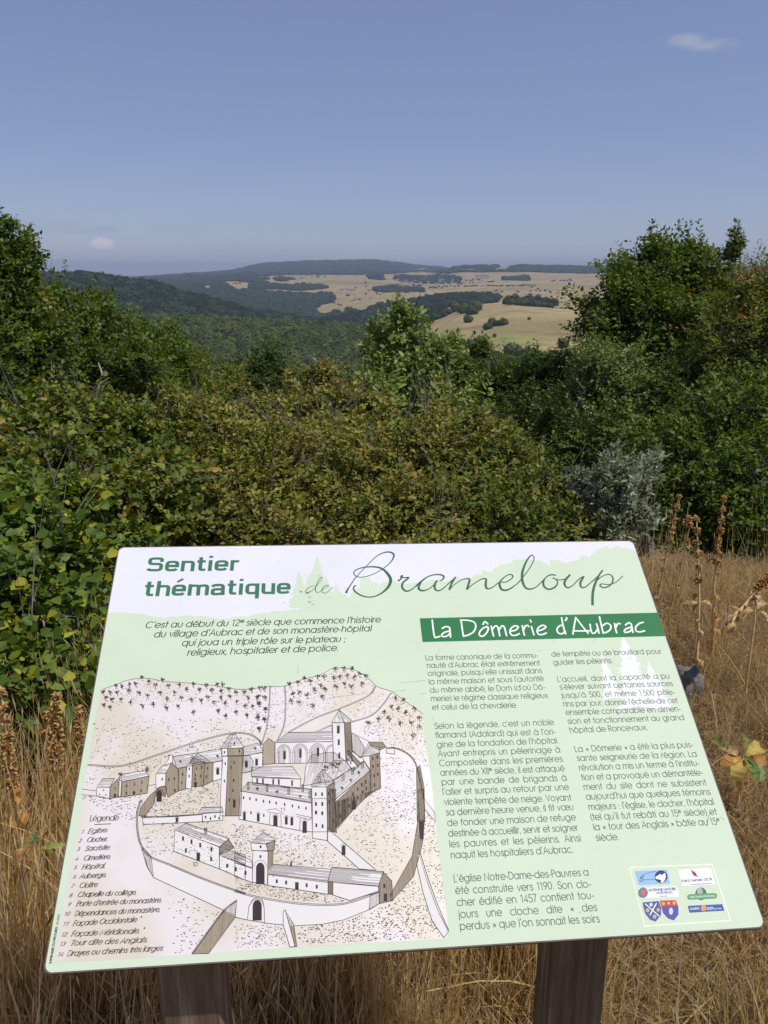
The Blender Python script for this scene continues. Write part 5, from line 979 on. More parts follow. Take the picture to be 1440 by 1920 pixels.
hw(TF, [(302, 178), (265, 192), (245, 225), (260, 262), (300, 268), (330, 240)], [(292, 102), (310, 190), (335, 272)], [(340, 102), (348, 112), (330, 132)],
   [(410, 272), (425, 180), (440, 100)], [(440, 100), (500, 180), (570, 266)], [(425, 240), (490, 240), (580, 240)],
   [(588, 170), (598, 235), (615, 264), (645, 255), (668, 215)], [(655, 165), (670, 215), (682, 264)],
   [(685, 92), (705, 180), (725, 262)], [(712, 190), (760, 160), (800, 180), (800, 220), (770, 248), (728, 262)],
   [(842, 162), (852, 215), (864, 260)], [(855, 205), (875, 165), (902, 165)],
   [(955, 178), (990, 155), (1015, 170), (1025, 215), (1034, 256)], [(1018, 200), (975, 212), (945, 235), (955, 256), (1000, 245), (1022, 222)],
   [(1142, 150), (1100, 162), (1062, 200), (1068, 240), (1105, 250), (1155, 238)])
bw.build("banner_lettering", ink('white3', srgb(236, 240, 236)))

# --- body text
def sc_lin(q, T): return T(*q)
h0 = .92 * np.linalg.norm(P(798.7, 1238) - P(797.6, 1227.6)); body = Ink(.0007); pen = h0 * .10
TXT = [("La forme canonique de la commu-", 798.7, 1238, 1008.7, 1233.2), ("nauté d'Aubrac était extrêmement", 801.2, 1252.5, 1012.5, 1247.5), ("originale, puisqu'elle unissait dans", 803, 1267.5, 1016.2, 1262),
 ("la même maison et sous l'autorité", 804.5, 1283.2, 1019.5, 1277), ("du même abbé, le Dom (d'où Dô-", 807, 1299, 1022.5, 1293), ("merie) le régime classique religieux", 808.7, 1315, 1027.5, 1308.5), ("et celui de la chevalerie.", 811, 1331.2, 970, 1326.7),
 ("Selon la légende, c'est un noble", 815.5, 1366.7, 1038.7, 1359.2), ("flamand (Adalard) qui est à l'ori-", 817, 1383.7, 1042, 1377), ("gine de la fondation de l'hôpital.", 820, 1401.5, 1047.5, 1393.5), ("Ayant entrepris un pèlerinage à", 822, 1418.7, 1050.7, 1410.7),
 ("Compostelle dans les premières", 824.5, 1436.7, 1055, 1428), ("années du XII^e siècle, il est attaqué", 826.5, 1454.5, 1058.7, 1446), ("par une bande de brigands à", 829, 1472, 1063, 1463.7), ("l'aller et surpris au retour par une", 830.7, 1490.5, 1066.7, 1481.2),
 ("violente tempête de neige. Voyant", 833.8, 1509.6, 1071.3, 1500.9), ("sa dernière heure venue, il fit vœu", 837, 1529.1, 1075.8, 1518.6), ("de fonder une maison de refuge", 839.6, 1548.9, 1079.8, 1537.9), ("destinée à accueillir, servir et soigner", 841.7, 1568.7, 1084, 1557.6),
 ("les pauvres et les pèlerins. Ainsi", 843.5, 1588.8, 1089.5, 1577.4), ("naquit les hospitaliers d'Aubrac.", 846.2, 1609.6, 1074.5, 1598.6), ("L'église Notre-Dame-des-Pauvres a", 851.7, 1654, 1104, 1641.6), ("été construite vers 1190. Son clo-", 854.9, 1676.4, 1108.8, 1663.7),
 ("cher édifié en 1457 contient tou-", 857.5, 1698.8, 1114, 1684.9), ("jours une cloche dite « des", 861.2, 1721.3, 1119.9, 1707.6), ("perdus » que l'on sonnait les soirs", 863.3, 1743.7, 1124.6, 1729.2),
 ("de tempête ou de brouillard pour", 1035, 1231.2, 1240.5, 1225.7), ("guider les pèlerins.", 1038.7, 1246.7, 1148.7, 1243), ("L'accueil, dont la capacité a pu", 1046.2, 1278.7, 1256.2, 1272), ("s'élever suivant certaines sources", 1050.5, 1293, 1262, 1286.2),
 ("jusqu'à 500, et même 1.500 pèle-", 1054.5, 1308.7, 1266.2, 1302.5), ("rins par jour, donne l'échelle de cet", 1057.5, 1325, 1271.2, 1318), ("ensemble comparable en dimen-", 1062, 1340.7, 1277, 1333.7), ("sion et fonctionnement au grand", 1065.5, 1357.5, 1283.7, 1350),
 ("hôpital de Roncevaux.", 1069.5, 1374.2, 1214.5, 1368.7), ("La « Dômerie » a été la plus puis-", 1078.7, 1410, 1300.5, 1401.2), ("sante seigneurie de la région. La", 1083, 1427, 1307, 1418.7), ("révolution a mis un terme à l'institu-", 1087, 1445, 1312, 1435.7),
 ("tion et a provoqué un démantèle-", 1091.2, 1463.2, 1318.7, 1453.7), ("ment du site dont ne subsistent", 1095.7, 1481.2, 1325, 1472.5), ("aujourd'hui que quelques témoins", 1100, 1499.5, 1332.5, 1490), ("majeurs : l'église, le clocher, l'hôpital", 1104.9, 1518.6, 1339.2, 1508.8),
 ("(tel qu'il fut rebâti au 15^e siècle) et", 1108.3, 1537.9, 1344.5, 1527.3), ("la « tour des Anglais » bâtie au 15^e", 1114.1, 1556.9, 1350.3, 1545.8), ("siècle.", 1118.6, 1576.7, 1160.8, 1574.8)]
for s, x0, y0, x1, y1 in TXT: text(body, s, (x0, y0), (x1, y1), h0, pen, fit=(.6, .95), gap=.06)
body.build("body_text", ink('text_grey', srgb(88, 94, 90)))
hi = np.linalg.norm(P(272, 1177) - P(273.5, 1165.5)); intro = Ink(.0007)
for s, a, b in (("C'est au début du 12^e siècle que commence l'histoire", (272.2, 1177.7), (712.8, 1166.8)), ("du village d'Aubrac et de son monastère-hôpital", (288.5, 1195), (695.5, 1183.5)), ("qui joua un triple rôle sur le plateau ;", (340.8, 1211.3), (646.7, 1203.3)), ("religieux, hospitalier et de police.", (351, 1229.3), (633.4, 1220.3))):
    text(intro, s, a, b, hi, hi * .125, shear=.22, nib=(0, .8), fit=(.6, 1.5), gap=.06)
intro.build("introduction_text", ink('text_black', srgb(48, 52, 52)))

# --- the engraving
D3 = lambda x, y: (140 + x / 4., 1240 + y / 4.); D4 = lambda x, y: (480 + x / 3.7895, 1240 + y / 3.7895); D5 = lambda x, y: (80 + x / 3.7895, 1500 + y / 3.7895)
D6 = lambda x, y: (440 + x / 3.4286, 1480 + y / 3.4286); E1 = lambda x, y: (260 + x / 6., 1350 + y / 6.); E2 = lambda x, y: (440 + x / 4.8, 1330 + y / 4.8)
M = lambda T, pts: [T(*q) for q in pts]
outline = M(D3, ((190, 225), (240, 200), (300, 180), (360, 155), (420, 138), (480, 130), (540, 128), (600, 136), (650, 148), (800, 160), (960, 175), (1080, 188), (1200, 208), (1300, 210), (1390, 196))) + \
    M(D4, ((100, 178), (200, 178), (270, 155), (330, 130), (400, 112), (460, 95), (500, 68), (540, 52), (620, 48), (700, 62), (740, 82), (790, 115), (860, 180), (960, 215), (1060, 285), (1150, 345), (1187, 375), (1190, 520), (1240, 800), (1272, 1080))) + \
    M(D6, ((1300, 330), (1340, 640), (1376, 905), (1360, 960), (900, 988), (400, 1017), (0, 1045))) + M(D5, ((1060, 1100), (700, 1124), (75, 1156), (165, 640), (290, 0))) + M(D3, ((60, 1000), (100, 760), (150, 450)))
def paper(nt, b):
    tc = N(nt, "ShaderNodeTexCoord"); nz = N(nt, "ShaderNodeTexNoise"); nz.inputs['Scale'].default_value = 9; nz.inputs['Detail'].default_value = 3
    rp = N(nt, "ShaderNodeValToRGB"); rp.color_ramp.elements[0].position = .42; rp.color_ramp.elements[1].position = .60
    rp.color_ramp.elements[0].color = (*srgb(208, 198, 182), 1); rp.color_ramp.elements[1].color = (*srgb(219, 211, 210), 1)
    nt.links.new(tc.outputs['Object'], nz.inputs['Vector']); nt.links.new(nz.outputs['Fac'], rp.inputs[0]); nt.links.new(rp.outputs[0], b.inputs['Base Color'])
pap = Ink(.0006); pap.poly([P(*q) for q in outline]); pap.build("engraving_paper", material("engraving_paper", (.8, .78, .75), .35, .45, build=paper))
PXU = np.linalg.norm(P(500, 1500) - P(501, 1500))       # metres per photo pixel in mid board
lines = Ink(.0012); tone = Ink(.00085); pale = Ink(.0010); darks = Ink(.0014)
def L(T, pts, w=.85, smooth=False):
    c = [P(*T(*q)) for q in pts]; lines.line(cat_rom(c, 6) if smooth and len(c) > 2 else c, w * PXU)
def clip_lines(poly, ang, step, jit=.25):
    """segments of parallel lines inside a polygon (photo-pixel coordinates)"""
    p = np.array(poly); ca, sa = math.cos(R(ang)), math.sin(R(ang)); q = np.stack([p[:, 0] * ca + p[:, 1] * sa, -p[:, 0] * sa + p[:, 1] * ca], 1)
    y = q[:, 1].min() + step * .5; out = []
    while y < q[:, 1].max():
        xs = []
        for i in range(len(q)):
            a, b = q[i], q[(i + 1) % len(q)]
            if (a[1] - y) * (b[1] - y) < 0: xs.append(a[0] + (b[0] - a[0]) * (y - a[1]) / (b[1] - a[1]))
        xs.sort()
        for i in range(0, len(xs) - 1, 2): out.append(((xs[i] * ca - y * sa, xs[i] * sa + y * ca), (xs[i + 1] * ca - y * sa, xs[i + 1] * sa + y * ca)))
        y += step * random.uniform(1 - jit, 1 + jit)
    return out
def inside(poly, x, y):
    c = False; j = len(poly) - 1
    for i in range(len(poly)):
        (xi, yi), (xj, yj) = poly[i], poly[j]
        if (yi > y) != (yj > y) and x < (xj - xi) * (y - yi) / (yj - yi) + xi: c = not c
        j = i
    return c
def W(T, pts, mode=None, ang=90, step=1.7, w=.5, out=1.0):
    """a wall or roof of the drawing: fill (white / tan), hatching, outline"""
    q = M(T, pts); (tone if mode in ('dark', 'mid') else pale).poly([P(*p) for p in q])
    if mode:
        for a, b in clip_lines(q, ang, step * 1.25):
            if mode == 'roof' and random.random() < .35:
                f = random.uniform(.2, .8); b = (a[0] + (b[0] - a[0]) * f, a[1] + (b[1] - a[1]) * f)
            lines.line([P(*a), P(*b)], w * PXU)
    if out: lines.line([P(*p) for p in q + q[:1]], out * PXU)
def win(T, pts, w=2.2, h=4.2, arch=False):
    for x, y in pts:
        c = T(x, y); q = [(c[0] - w / 2, c[1] - h / 2), (c[0] + w / 2, c[1] - h / 2), (c[0] + w / 2, c[1] + h / 2), (c[0] - w / 2, c[1] + h / 2)]
        if arch: q = [(c[0] + w / 2 * math.cos(R(a)), c[1] - h / 2 + w / 2 - w / 2 * math.sin(R(a)) * 1.3) for a in range(0, 181, 30)] + [q[3], q[2]]
        darks.poly([P(*p) for p in q])
        if arch: lines.line([P((p[0] - c[0]) * 1.5 + c[0], (p[1] - c[1]) * 1.22 + c[1]) for p in q[:7]], .6 * PXU)
def stip(T, poly, n, s=.55, dash=.35, avoid=()):
    s *= 1.3; n = int(n * 1.2)
    q = M(T, poly); xs = [p[0] for p in q]; ys = [p[1] for p in q]; k = t = 0
    while k < n and t < n * 12:
        t += 1; x, y = random.uniform(min(xs), max(xs)), random.uniform(min(ys), max(ys))
        if not inside(q, x, y) or any(inside(a, x, y) for a in avoid): continue
        k += 1; l = random.uniform(1.2, 3.2) if random.random() < dash else s
        lines.line([P(x - l / 2, y), P(x + l / 2, y - l * random.uniform(-.05, .25))], s * random.uniform(.9, 1.5) * PXU)
def tree_mark(x, y, s=1.):
    """little engraved tree: knot of scribbled leaf strokes over a hooked trunk"""
    s *= 1.5
    for _ in range(18):
        a = random.uniform(0, 6.28); r = random.uniform(0, 3.2) * s; cx, cy_ = x + r * math.cos(a), y - 2 * s + r * .85 * math.sin(a); b = random.uniform(0, 3.14); l = random.uniform(.8, 2.) * s
        lines.line([P(cx - l * math.cos(b) / 1.6, cy_ - l * math.sin(b) / 1.6), P(cx, cy_ + .3), P(cx + l * math.cos(b) / 1.6, cy_ + l * math.sin(b) / 1.6)], .9 * PXU)
    lines.line([P(x, y - 1), P(x + .2 * s, y + 3 * s), P(x + 2.4 * s, y + 2.2 * s)], .7 * PXU)
def dbl(T, pts, w=.75, off=2., ticks=True):
    """double line of a wall top or path seen from above"""
    c = cat_rom([np.array(T(*q)) for q in pts], 8); t = np.gradient(c, axis=0); t /= np.linalg.norm(t, axis=1)[:, None]; n = np.stack([-t[:, 1], t[:, 0]], 1)
    for k in (-.5, .5): lines.line([P(*p) for p in c + n * off * k], w * PXU)
    if ticks:
        for i in range(0, len(c) - 1):
            for f in (0, .5):
                p = c[i] + (c[i + 1] - c[i]) * f; lines.line([P(*(p - n[i] * off * .4)), P(*(p + n[i] * off * .4))], .5 * PXU)
# hills
L(D3, ((190, 225), (240, 200), (300, 180), (360, 155), (420, 138), (480, 130), (540, 128), (600, 136), (650, 148), (800, 160), (960, 175), (1080, 188), (1200, 208), (1300, 210), (1440, 190)), .8, True)
L(D4, ((60, 188), (100, 178), (200, 178), (330, 130), (460, 95), (540, 54), (620, 48), (700, 62), (790, 115), (860, 180), (960, 215), (1060, 285), (1187, 375)), .8, True)
for x, y in ((215, 240), (270, 240), (320, 240), (310, 190), (355, 195), (235, 285), (280, 295), (220, 335), (268, 355), (348, 295), (410, 180), (405, 228), (460, 180), (505, 130), (555, 160), (420, 315), (485, 245), (545, 265), (605, 190), (640, 245), (590, 330), (510, 345), (658, 145), (705, 190), (690, 290), (690, 360), (750, 245), (775, 345), (785, 180), (800, 285), (840, 215), (890, 180), (875, 295), (890, 388), (935, 220), (950, 305), (990, 190), (1000, 280), (1030, 225), (1045, 315), (1075, 380), (1068, 180), (1110, 180), (1100, 230), (1130, 320), (1135, 415), (1155, 215), (1100, 280), (1165, 270), (1210, 240), (1215, 310), (1210, 390), (1270, 240), (1280, 340), (1290, 415), (1300, 285), (1325, 220), (1335, 345), (1365, 280), (1385, 325), (1370, 430), (1390, 210), (1385, 510), (1425, 440), (1430, 370)):
    tree_mark(*D3(x, y), .9)
for x, y in ((60, 200), (15, 260), (65, 265), (20, 310), (65, 350), (15, 400), (60, 420), (20, 490), (240, 170), (295, 160), (345, 130), (385, 150), (440, 120), (485, 118), (565, 62), (625, 62), (680, 58), (555, 130), (595, 118), (650, 110), (698, 120), (735, 98), (780, 115), (460, 180), (570, 190), (630, 170), (675, 185), (750, 168), (415, 215), (490, 205), (265, 240), (310, 235), (365, 250), (250, 290), (305, 300), (405, 325), (475, 262), (990, 270), (1045, 285), (965, 330), (1010, 345), (1065, 372), (1125, 345), (1160, 410), (910, 372), (870, 415), (945, 415), (1025, 450), (1105, 445), (1165, 470), (795, 445), (1115, 535)):
    tree_mark(*D4(x, y), 1.)
stip(D3, ((190, 225), (480, 130), (800, 165), (1300, 212), (1440, 200), (1440, 420), (900, 330), (300, 330)), 420, .45, .1)
stip(D3, ((150, 400), (1400, 440), (1330, 540), (1100, 540), (700, 660), (400, 770), (110, 760)), 240, .6, .3)
stip(D4, ((210, 185), (540, 60), (700, 70), (850, 185), (700, 280), (400, 400), (180, 520)), 330, .45, .12)
stip(D4, ((110, 185), (200, 185), (190, 400), (120, 560), (60, 580)), 70, .45, .2)
stip(D4, ((960, 225), (1185, 385), (1225, 760), (1130, 700), (930, 600), (700, 480), (850, 400)), 420, .5, .15)
stip(D4, ((860, 190), (940, 225), (840, 370), (700, 415), (640, 330), (780, 270)), 90, .45, .1)
for p in (((100, 180), (95, 300), (80, 450), (40, 590)), ((205, 180), (210, 300), (200, 450), (150, 570)), ((850, 180), (790, 250), (600, 335), (420, 405), (230, 505)), ((960, 225), (900, 310), (820, 385), (680, 432))): dbl(D4, p, .55, 1.9)
dbl(D3, ((100, 778), (350, 785), (600, 710), (900, 610), (1150, 545), (1300, 545), (1380, 590), (1400, 630)), .7, 2.4)
stip(D3, ((400, 790), (900, 630), (1180, 560), (1370, 590), (1100, 660), (740, 690), (560, 850), (440, 830)), 200, .5, .3)
stip(D3, ((500, 1180), (600, 1060), (1080, 880), (1090, 1090), (940, 1090), (900, 1150)), 260, .5, .5)
stip(D3, ((70, 1010), (560, 1000), (490, 1080), (480, 1190), (380, 1190), (60, 1030)), 130, .5, .6)
stip(D3, ((100, 780), (330, 800), (330, 850), (90, 940)), 30, .5, .5)
# outer walls
wl_ = [(700, 0), (672, 90), (675, 220), (700, 320), (760, 400), (900, 460), (1100, 545), (1300, 620), (1440, 665)]
stip(D5, ((715, 160), (1290, 150), (1440, 190), (1440, 560), (1250, 490), (940, 380), (760, 400), (700, 290)), 330, .5, .35)
W(D5, [(675, 100), (700, 310), (760, 400), (900, 465), (1100, 550), (1300, 622), (1440, 668), (1440, 850), (1290, 785), (1000, 650), (790, 552), (740, 470), (700, 330)], None, out=0)
L(D5, ((700, 330), (740, 470), (790, 552), (1000, 650), (1290, 785)), .8); L(D5, ((1368, 832), (1440, 850)), .8)
W(D5, [(710, 330), (745, 480), (790, 552), (770, 400)], 'mid', 80, 1.3)
dbl(D5, wl_, .8, 2.6)
W(D6, [(0, 650), (150, 690), (400, 730), (620, 740), (760, 720), (930, 655), (930, 735), (850, 780), (700, 840), (560, 868), (380, 878), (190, 860), (0, 822)], None, out=0)
L(D6, ((0, 822), (90, 842)), .8); L(D6, ((190, 860), (312, 872)), .8); L(D6, ((385, 878), (560, 868), (700, 840), (850, 780), (930, 735)), .8)
dbl(D6, ((0, 655), (150, 694), (400, 734), (620, 743), (760, 722), (930, 658)), .8, 2.6)
W(D6, [(870, 680), (930, 660), (930, 735), (865, 775)], 'mid', 95, 1.6)
W(D6, [(82, 840), (92, 750), (118, 712), (145, 705), (175, 718), (190, 760), (192, 858)], None); win(D6, [(145, 782)], 17, 36, True)
W(D5, [(1060, 1095), (1285, 790), (1380, 712), (1368, 835), (1180, 1090)], 'mid', 97, 1.5); dbl(D5, ((1065, 1090), (1180, 930), (1290, 785), (1378, 715)), .7, 2.6)
W(D6, [(312, 870), (312, 785), (325, 775), (388, 1010), (355, 1015)], None); W(D6, [(330, 785), (380, 870), (400, 1010), (388, 1012)], 'mid', 90, 1.2)
stip(D6, ((0, 860), (300, 880), (350, 1000), (0, 1030)), 170, .5, .4); stip(D6, ((400, 890), (700, 850), (1000, 740), (1150, 560), (1220, 700), (1330, 950), (900, 975), (420, 1000)), 520, .7, .25)
stip(D6, ((1220, 120), (1290, 220), (1310, 400), (1360, 780), (1300, 700), (1210, 430), (1180, 300)), 170, .55, .25)
stip(D5, ((880, 640), (1280, 800), (1060, 1090), (940, 1090)), 70, .6, .75)
# right hand enclosure wall
W(D6, [(1180, 0), (1215, 0), (1222, 140), (1205, 360), (1150, 560), (1010, 720), (1000, 680), (1140, 430), (1178, 200)], 'mid', 85, 1.3)
W(D6, [(1185, 200), (1220, 210), (1210, 330), (1190, 300)], 'dark', 40, .8); win(D6, [(1200, 240), (1203, 290)], 7, 18)
W(D4, [(1140, 760), (1165, 740), (1195, 900), (1200, 1137), (1145, 1137)], 'mid', 85, 1.3)
dbl(D4, ((930, 618), (1000, 620), (1080, 660), (1130, 720), (1160, 820), (1190, 980)), .9, 2)
W(D6, [(1220, 60), (1285, 150), (1290, 210), (1222, 130)], None); W(D6, [(1180, 400), (1240, 600), (1310, 790), (1374, 915), (1345, 955), (1270, 850), (1210, 660), (1172, 490)], None)
L(D6, ((1190, 400), (1250, 590), (1320, 780), (1376, 905)), 1.1, True)
stip(D4, ((880, 690), (1000, 670), (1120, 730), (1140, 900), (1140, 1137), (640, 1137), (830, 930), (930, 880)), 420, .45, .15)
stip(D6, ((680, 260), (940, 20), (1170, 0), (1150, 350), (1000, 600), (900, 500), (760, 380)), 300, .55, .4)
stip(D6, ((0, 215), (500, 310), (780, 500), (620, 500), (260, 480), (250, 340), (180, 270), (90, 350), (100, 440), (0, 400)), 360, .5, .5)
stip(D6, ((0, 560), (120, 610), (600, 680), (740, 715), (600, 730), (300, 705), (0, 640)), 260, .5, .4)
# left group of houses
W(D3, [(165, 950), (265, 945), (262, 1030), (165, 1012)], None); W(D3, [(165, 950), (210, 882), (300, 880), (265, 945)], 'roof', 0, 1.6); W(D3, [(265, 945), (320, 885), (335, 920), (330, 1020), (262, 1030)], 'mid', 90, 1.5)
W(D3, [(335, 880), (355, 845), (345, 1020), (330, 1020)], None); W(D3, [(355, 905), (560, 860), (545, 990), (350, 1020)], 'mid', 92, 1.5); W(D3, [(328, 882), (345, 850), (530, 820), (560, 862), (358, 905)], 'roof', -10, 1.5)
win(D3, ((218, 968), (187, 1000), (235, 1003), (305, 955)), 2, 2.6); win(D3, ((390, 935), (452, 922), (505, 908), (388, 990), (498, 970)), 2, 5); win(D3, ((303, 1010), (445, 990)), 4, 5, True)
W(D3, [(333, 850), (335, 838), (355, 838), (356, 860)], 'dark', 0, .8); W(D3, [(533, 820), (535, 798), (552, 798), (550, 828)], 'dark', 0, .8)
L(D3, ((60, 960), (165, 972)), .7); L(D3, ((55, 1000), (160, 1012)), .7); L(D3, ((550, 935), (610, 922)), .7)
# second group (E1 coordinates)
W(E1, [(430, 545), (945, 460), (925, 330), (390, 412)], 'roof', -9, 1.35); W(E1, [(450, 550), (540, 530), (530, 780), (445, 800)], 'mid', 92, 1.5)
W(E1, [(545, 500), (605, 492), (595, 778), (525, 770)], None); W(E1, [(605, 490), (745, 470), (730, 745), (595, 755)], 'dark', 91, 1.15); W(E1, [(560, 495), (600, 440), (665, 378), (745, 425), (805, 470), (745, 480), (620, 492)], 'roof', -8, 1.1)
W(E1, [(745, 485), (840, 475), (835, 690), (730, 740)], 'dark', 91, 1.2); W(E1, [(840, 480), (945, 462), (930, 665), (835, 690)], None); win(E1, [(890, 580)], 5.5, 12, True)
W(E1, [(195, 610), (305, 600), (300, 750), (195, 770)], None); W(E1, [(195, 608), (265, 515), (360, 505), (305, 600)], 'roof', -3, 1.4); W(E1, [(305, 600), (375, 480), (445, 560), (450, 800), (330, 870), (300, 760)], 'dark', 91, 1.15)
W(E1, [(290, 505), (340, 440), (340, 395), (380, 395), (385, 480)], None); W(E1, [(585, 470), (590, 408), (615, 405), (612, 450)], 'roof', 90, 1.2)
win(E1, ((265, 668), (570, 552), (568, 632), (495, 612), (340, 672), (405, 662), (410, 795), (655, 545), (712, 535), (642, 620), (700, 632), (777, 545), (765, 640), (640, 665), (487, 705)), 2.2, 5); win(E1, [(640, 728)], 5, 8, True)
for c in ((470, 468), (885, 405), (1078, 262), (1312, 318)): tree_mark(*E1(c[0], c[1] + 8), .55)
W(E1, [(0, 1080), (25, 980), (120, 860), (235, 755), (300, 740), (315, 770), (300, 870), (230, 820), (190, 860), (170, 950), (80, 1080)], 'mid', 93, 1.2); win(E1, [(232, 860)], 10, 20, True)
L(E1, ((185, 950), (190, 840), (235, 780), (290, 830), (300, 870)), .8, True)
# great tower
W(E1, [(935, 325), (1000, 320), (1000, 405), (940, 410)], None); W(E1, [(940, 412), (1005, 410), (975, 1080), (915, 1080)], None); W(E1, [(1000, 320), (1175, 315), (1175, 400), (1000, 405)], 'dark', 90, 1.3); W(E1, [(1005, 410), (1170, 408), (1150, 1080), (975, 1080)], 'dark', 90, 1.05)
W(E1, [(915, 322), (1030, 165), (1085, 160), (1180, 300), (1175, 318), (1000, 320)], 'roof', -4, 1.2); L(E1, ((995, 320), (1062, 170)), .8); lines.line([P(*E1(945, 408)), P(*E1(1172, 404))], 1.6 * PXU)
win(E1, ((965, 365), (975, 493), (965, 690), (1040, 535), (1075, 480), (1070, 680), (1063, 795), (1135, 350), (1020, 900)), 2.2, 5); win(E1, [(1075, 945)], 5, 14, True)
W(E1, [(1180, 405), (1395, 365), (1400, 520), (1270, 580), (1165, 600)], None); W(E1, [(1180, 410), (1250, 400), (1290, 470), (1280, 575), (1165, 600)], 'mid', 91, 1.2); W(E1, [(1185, 300), (1340, 262), (1405, 345), (1395, 370), (1180, 405)], 'roof', -9, 1.35); win(E1, [(1327, 478), (1212, 500)], 5, 12, True)
# church (E2 coordinates)
W(E2, [(365, 300), (885, 290), (885, 480), (365, 490)], None); W(E2, [(365, 302), (480, 210), (880, 205), (885, 292)], 'roof', -1, 1.25); W(E2, [(255, 315), (305, 262), (362, 300), (360, 490), (250, 500)], 'mid', 60, 2.2)
for cx, r in ((443, 62), (590, 68), (745, 70), (880, 62)):
    for rr in (r, r * .78):
        pts = [(cx + rr * math.cos(R(a)), 390 - rr * 1.15 * math.sin(R(a))) for a in range(0, 181, 15) if cx + rr * math.cos(R(a)) < 886]
        L(E2, ([(cx + rr, 485)] if cx + rr < 886 else []) + pts + [(cx - rr, 485)], .75)
    for a in range(0, 181, 15):
        x0, x1 = cx + r * math.cos(R(a)), cx + r * .78 * math.cos(R(a))
        if max(x0, x1) < 884: L(E2, ((x0, 390 - r * 1.15 * math.sin(R(a))), (x1, 390 - r * .9 * math.sin(R(a)))), .55)
    if cx < 800: W(E2, [(cx - r * .7, 485), (cx - r * .7, 385), (cx - r * .3, 345), (cx + r * .1, 345), (cx + r * .1, 485)], 'mid', 90, 1.4, out=.4)
win(E2, ((450, 415), (592, 400), (750, 385)), 4.5, 15, True)
W(E2, [(690, 410), (890, 385), (1000, 470), (1050, 530), (900, 640), (620, 690), (640, 520)], 'roof', 112, 1.35)
W(E2, [(880, 125), (985, 122), (1000, 462), (890, 462)], None); W(E2, [(985, 122), (1045, 118), (1060, 470), (1000, 462)], 'dark', 60, .95); W(E2, [(868, 120), (940, 5), (1060, 108), (1040, 120)], 'roof', 62, 1.5); L(E2, ((940, 5), (985, 118)), .8); L(E2, ((940, 5), (940, -8)), .8)
win(E2, [(933, 185)], 5, 14, True); win(E2, ((937, 298), (942, 418)), 3.5, 11)
W(E2, [(725, 205), (875, 140), (878, 205)], 'roof', -22, 1.4); W(E2, [(1050, 208), (1210, 290), (1170, 380), (1130, 440), (1060, 370)], None); W(E2, [(1055, 215), (1110, 250), (1170, 350), (1140, 440), (1060, 380)], 'mid', 92, 1.25)
W(E2, [(1210, 295), (1330, 295), (1362, 340), (1300, 370), (1215, 320)], 'dark', 5, 1.1); W(E2, [(1150, 425), (1215, 320), (1305, 345), (1305, 395), (1210, 420)], 'roof', 20, 1.2); W(E2, [(1150, 428), (1215, 420), (1230, 750), (1222, 560), (1165, 470)], None)
W(E2, [(1215, 420), (1305, 390), (1315, 710), (1230, 752)], 'dark', 91, 1.05); win(E2, ((1245, 445), (1285, 430), (1245, 515), (1288, 505), (1255, 600), (1290, 585), (1258, 680)), 2.4, 6)
W(E2, [(1008, 385), (1025, 370), (1140, 490), (1110, 520)], 'dark', 45, 1.1); W(E2, [(1005, 400), (1110, 520), (1060, 560), (1010, 470)], None); win(E2, ((1020, 455), (1045, 485), (1075, 530)), 2, 5)
W(E2, [(1365, 345), (1440, 350), (1440, 405), (1365, 395)], None)
# cloister
W(E2, [(160, 615), (595, 630), (590, 715), (160, 680)], None); W(E2, [(150, 520), (520, 515), (600, 628), (150, 605)], 'roof', 1, 1.3); win(E2, ((203, 645), (255, 648), (347, 655), (398, 658), (517, 668)), 3, 9, True)
L(E2, ((160, 665), (690, 720)), 1.4); tree_mark(*E2(880, 530), 2.2); tree_mark(*E2(820, 545), 1.8); tree_mark(*E2(930, 520), 1.8)
# right wing
W(E2, [(905, 840), (1215, 550), (1225, 750), (905, 1075)], 'dark', 91, 1.05); W(E2, [(880, 640), (1170, 470), (1222, 552), (905, 812)], 'roof', 141, 1.5)
for x, y in ((975, 620), (1062, 560), (1150, 505)): W(E2, [(x - 10, y + 30), (x - 10, y - 30), (x + 10, y - 34), (x + 10, y + 22)], 'mid', 90, 1.2)
win(E2, ((940, 860), (985, 830), (1020, 810), (1065, 765), (1108, 720), (1145, 680), (1180, 655), (950, 960), (1030, 870), (1108, 795), (1150, 745), (1185, 715), (890, 1005), (995, 915)), 2.4, 6.5); win(E2, [(1073, 860)], 8, 17, True)
for c in ((965, 718), (1045, 645), (1118, 578)): tree_mark(*E2(*c), .6)
# front wing
W(E2, [(50, 738), (690, 845), (700, 1104), (600, 1095), (40, 990)], None); W(E2, [(50, 735), (125, 655), (690, 722), (692, 838)], 'roof', 8, 1.25)
for x, y in ((122, 690), (292, 705), (485, 735), (612, 712), (675, 770)): W(E2, [(x - 8, y + 32), (x - 8, y - 32), (x + 8, y - 32), (x + 8, y + 34)], 'dark', 90, 1.)
for c in ((205, 725), (383, 752), (590, 790)): tree_mark(*E2(*c), .6)
win(E2, ((80, 797), (137, 805), (194, 815), (260, 828), (315, 835), (374, 845), (450, 857), (520, 870), (577, 882), (642, 892), (147, 932), (263, 955)), 2.5, 5.2); win(E2, ((88, 962), (213, 975), (465, 1002), (515, 1010)), 5, 15, True)
win(E2, [(367, 1005)], 8, 20, True); L(E2, ((285, 910), (370, 895), (445, 945), (300, 925)), .9); L(E2, ((320, 935), (312, 1040)), .9); L(E2, ((415, 945), (420, 1060)), .9)
win(E2, [(630, 1060)], 8, 22, True); L(E2, ((548, 945), (690, 975), (680, 995), (560, 965)), .9); L(E2, ((590, 980), (585, 1090)), .9)
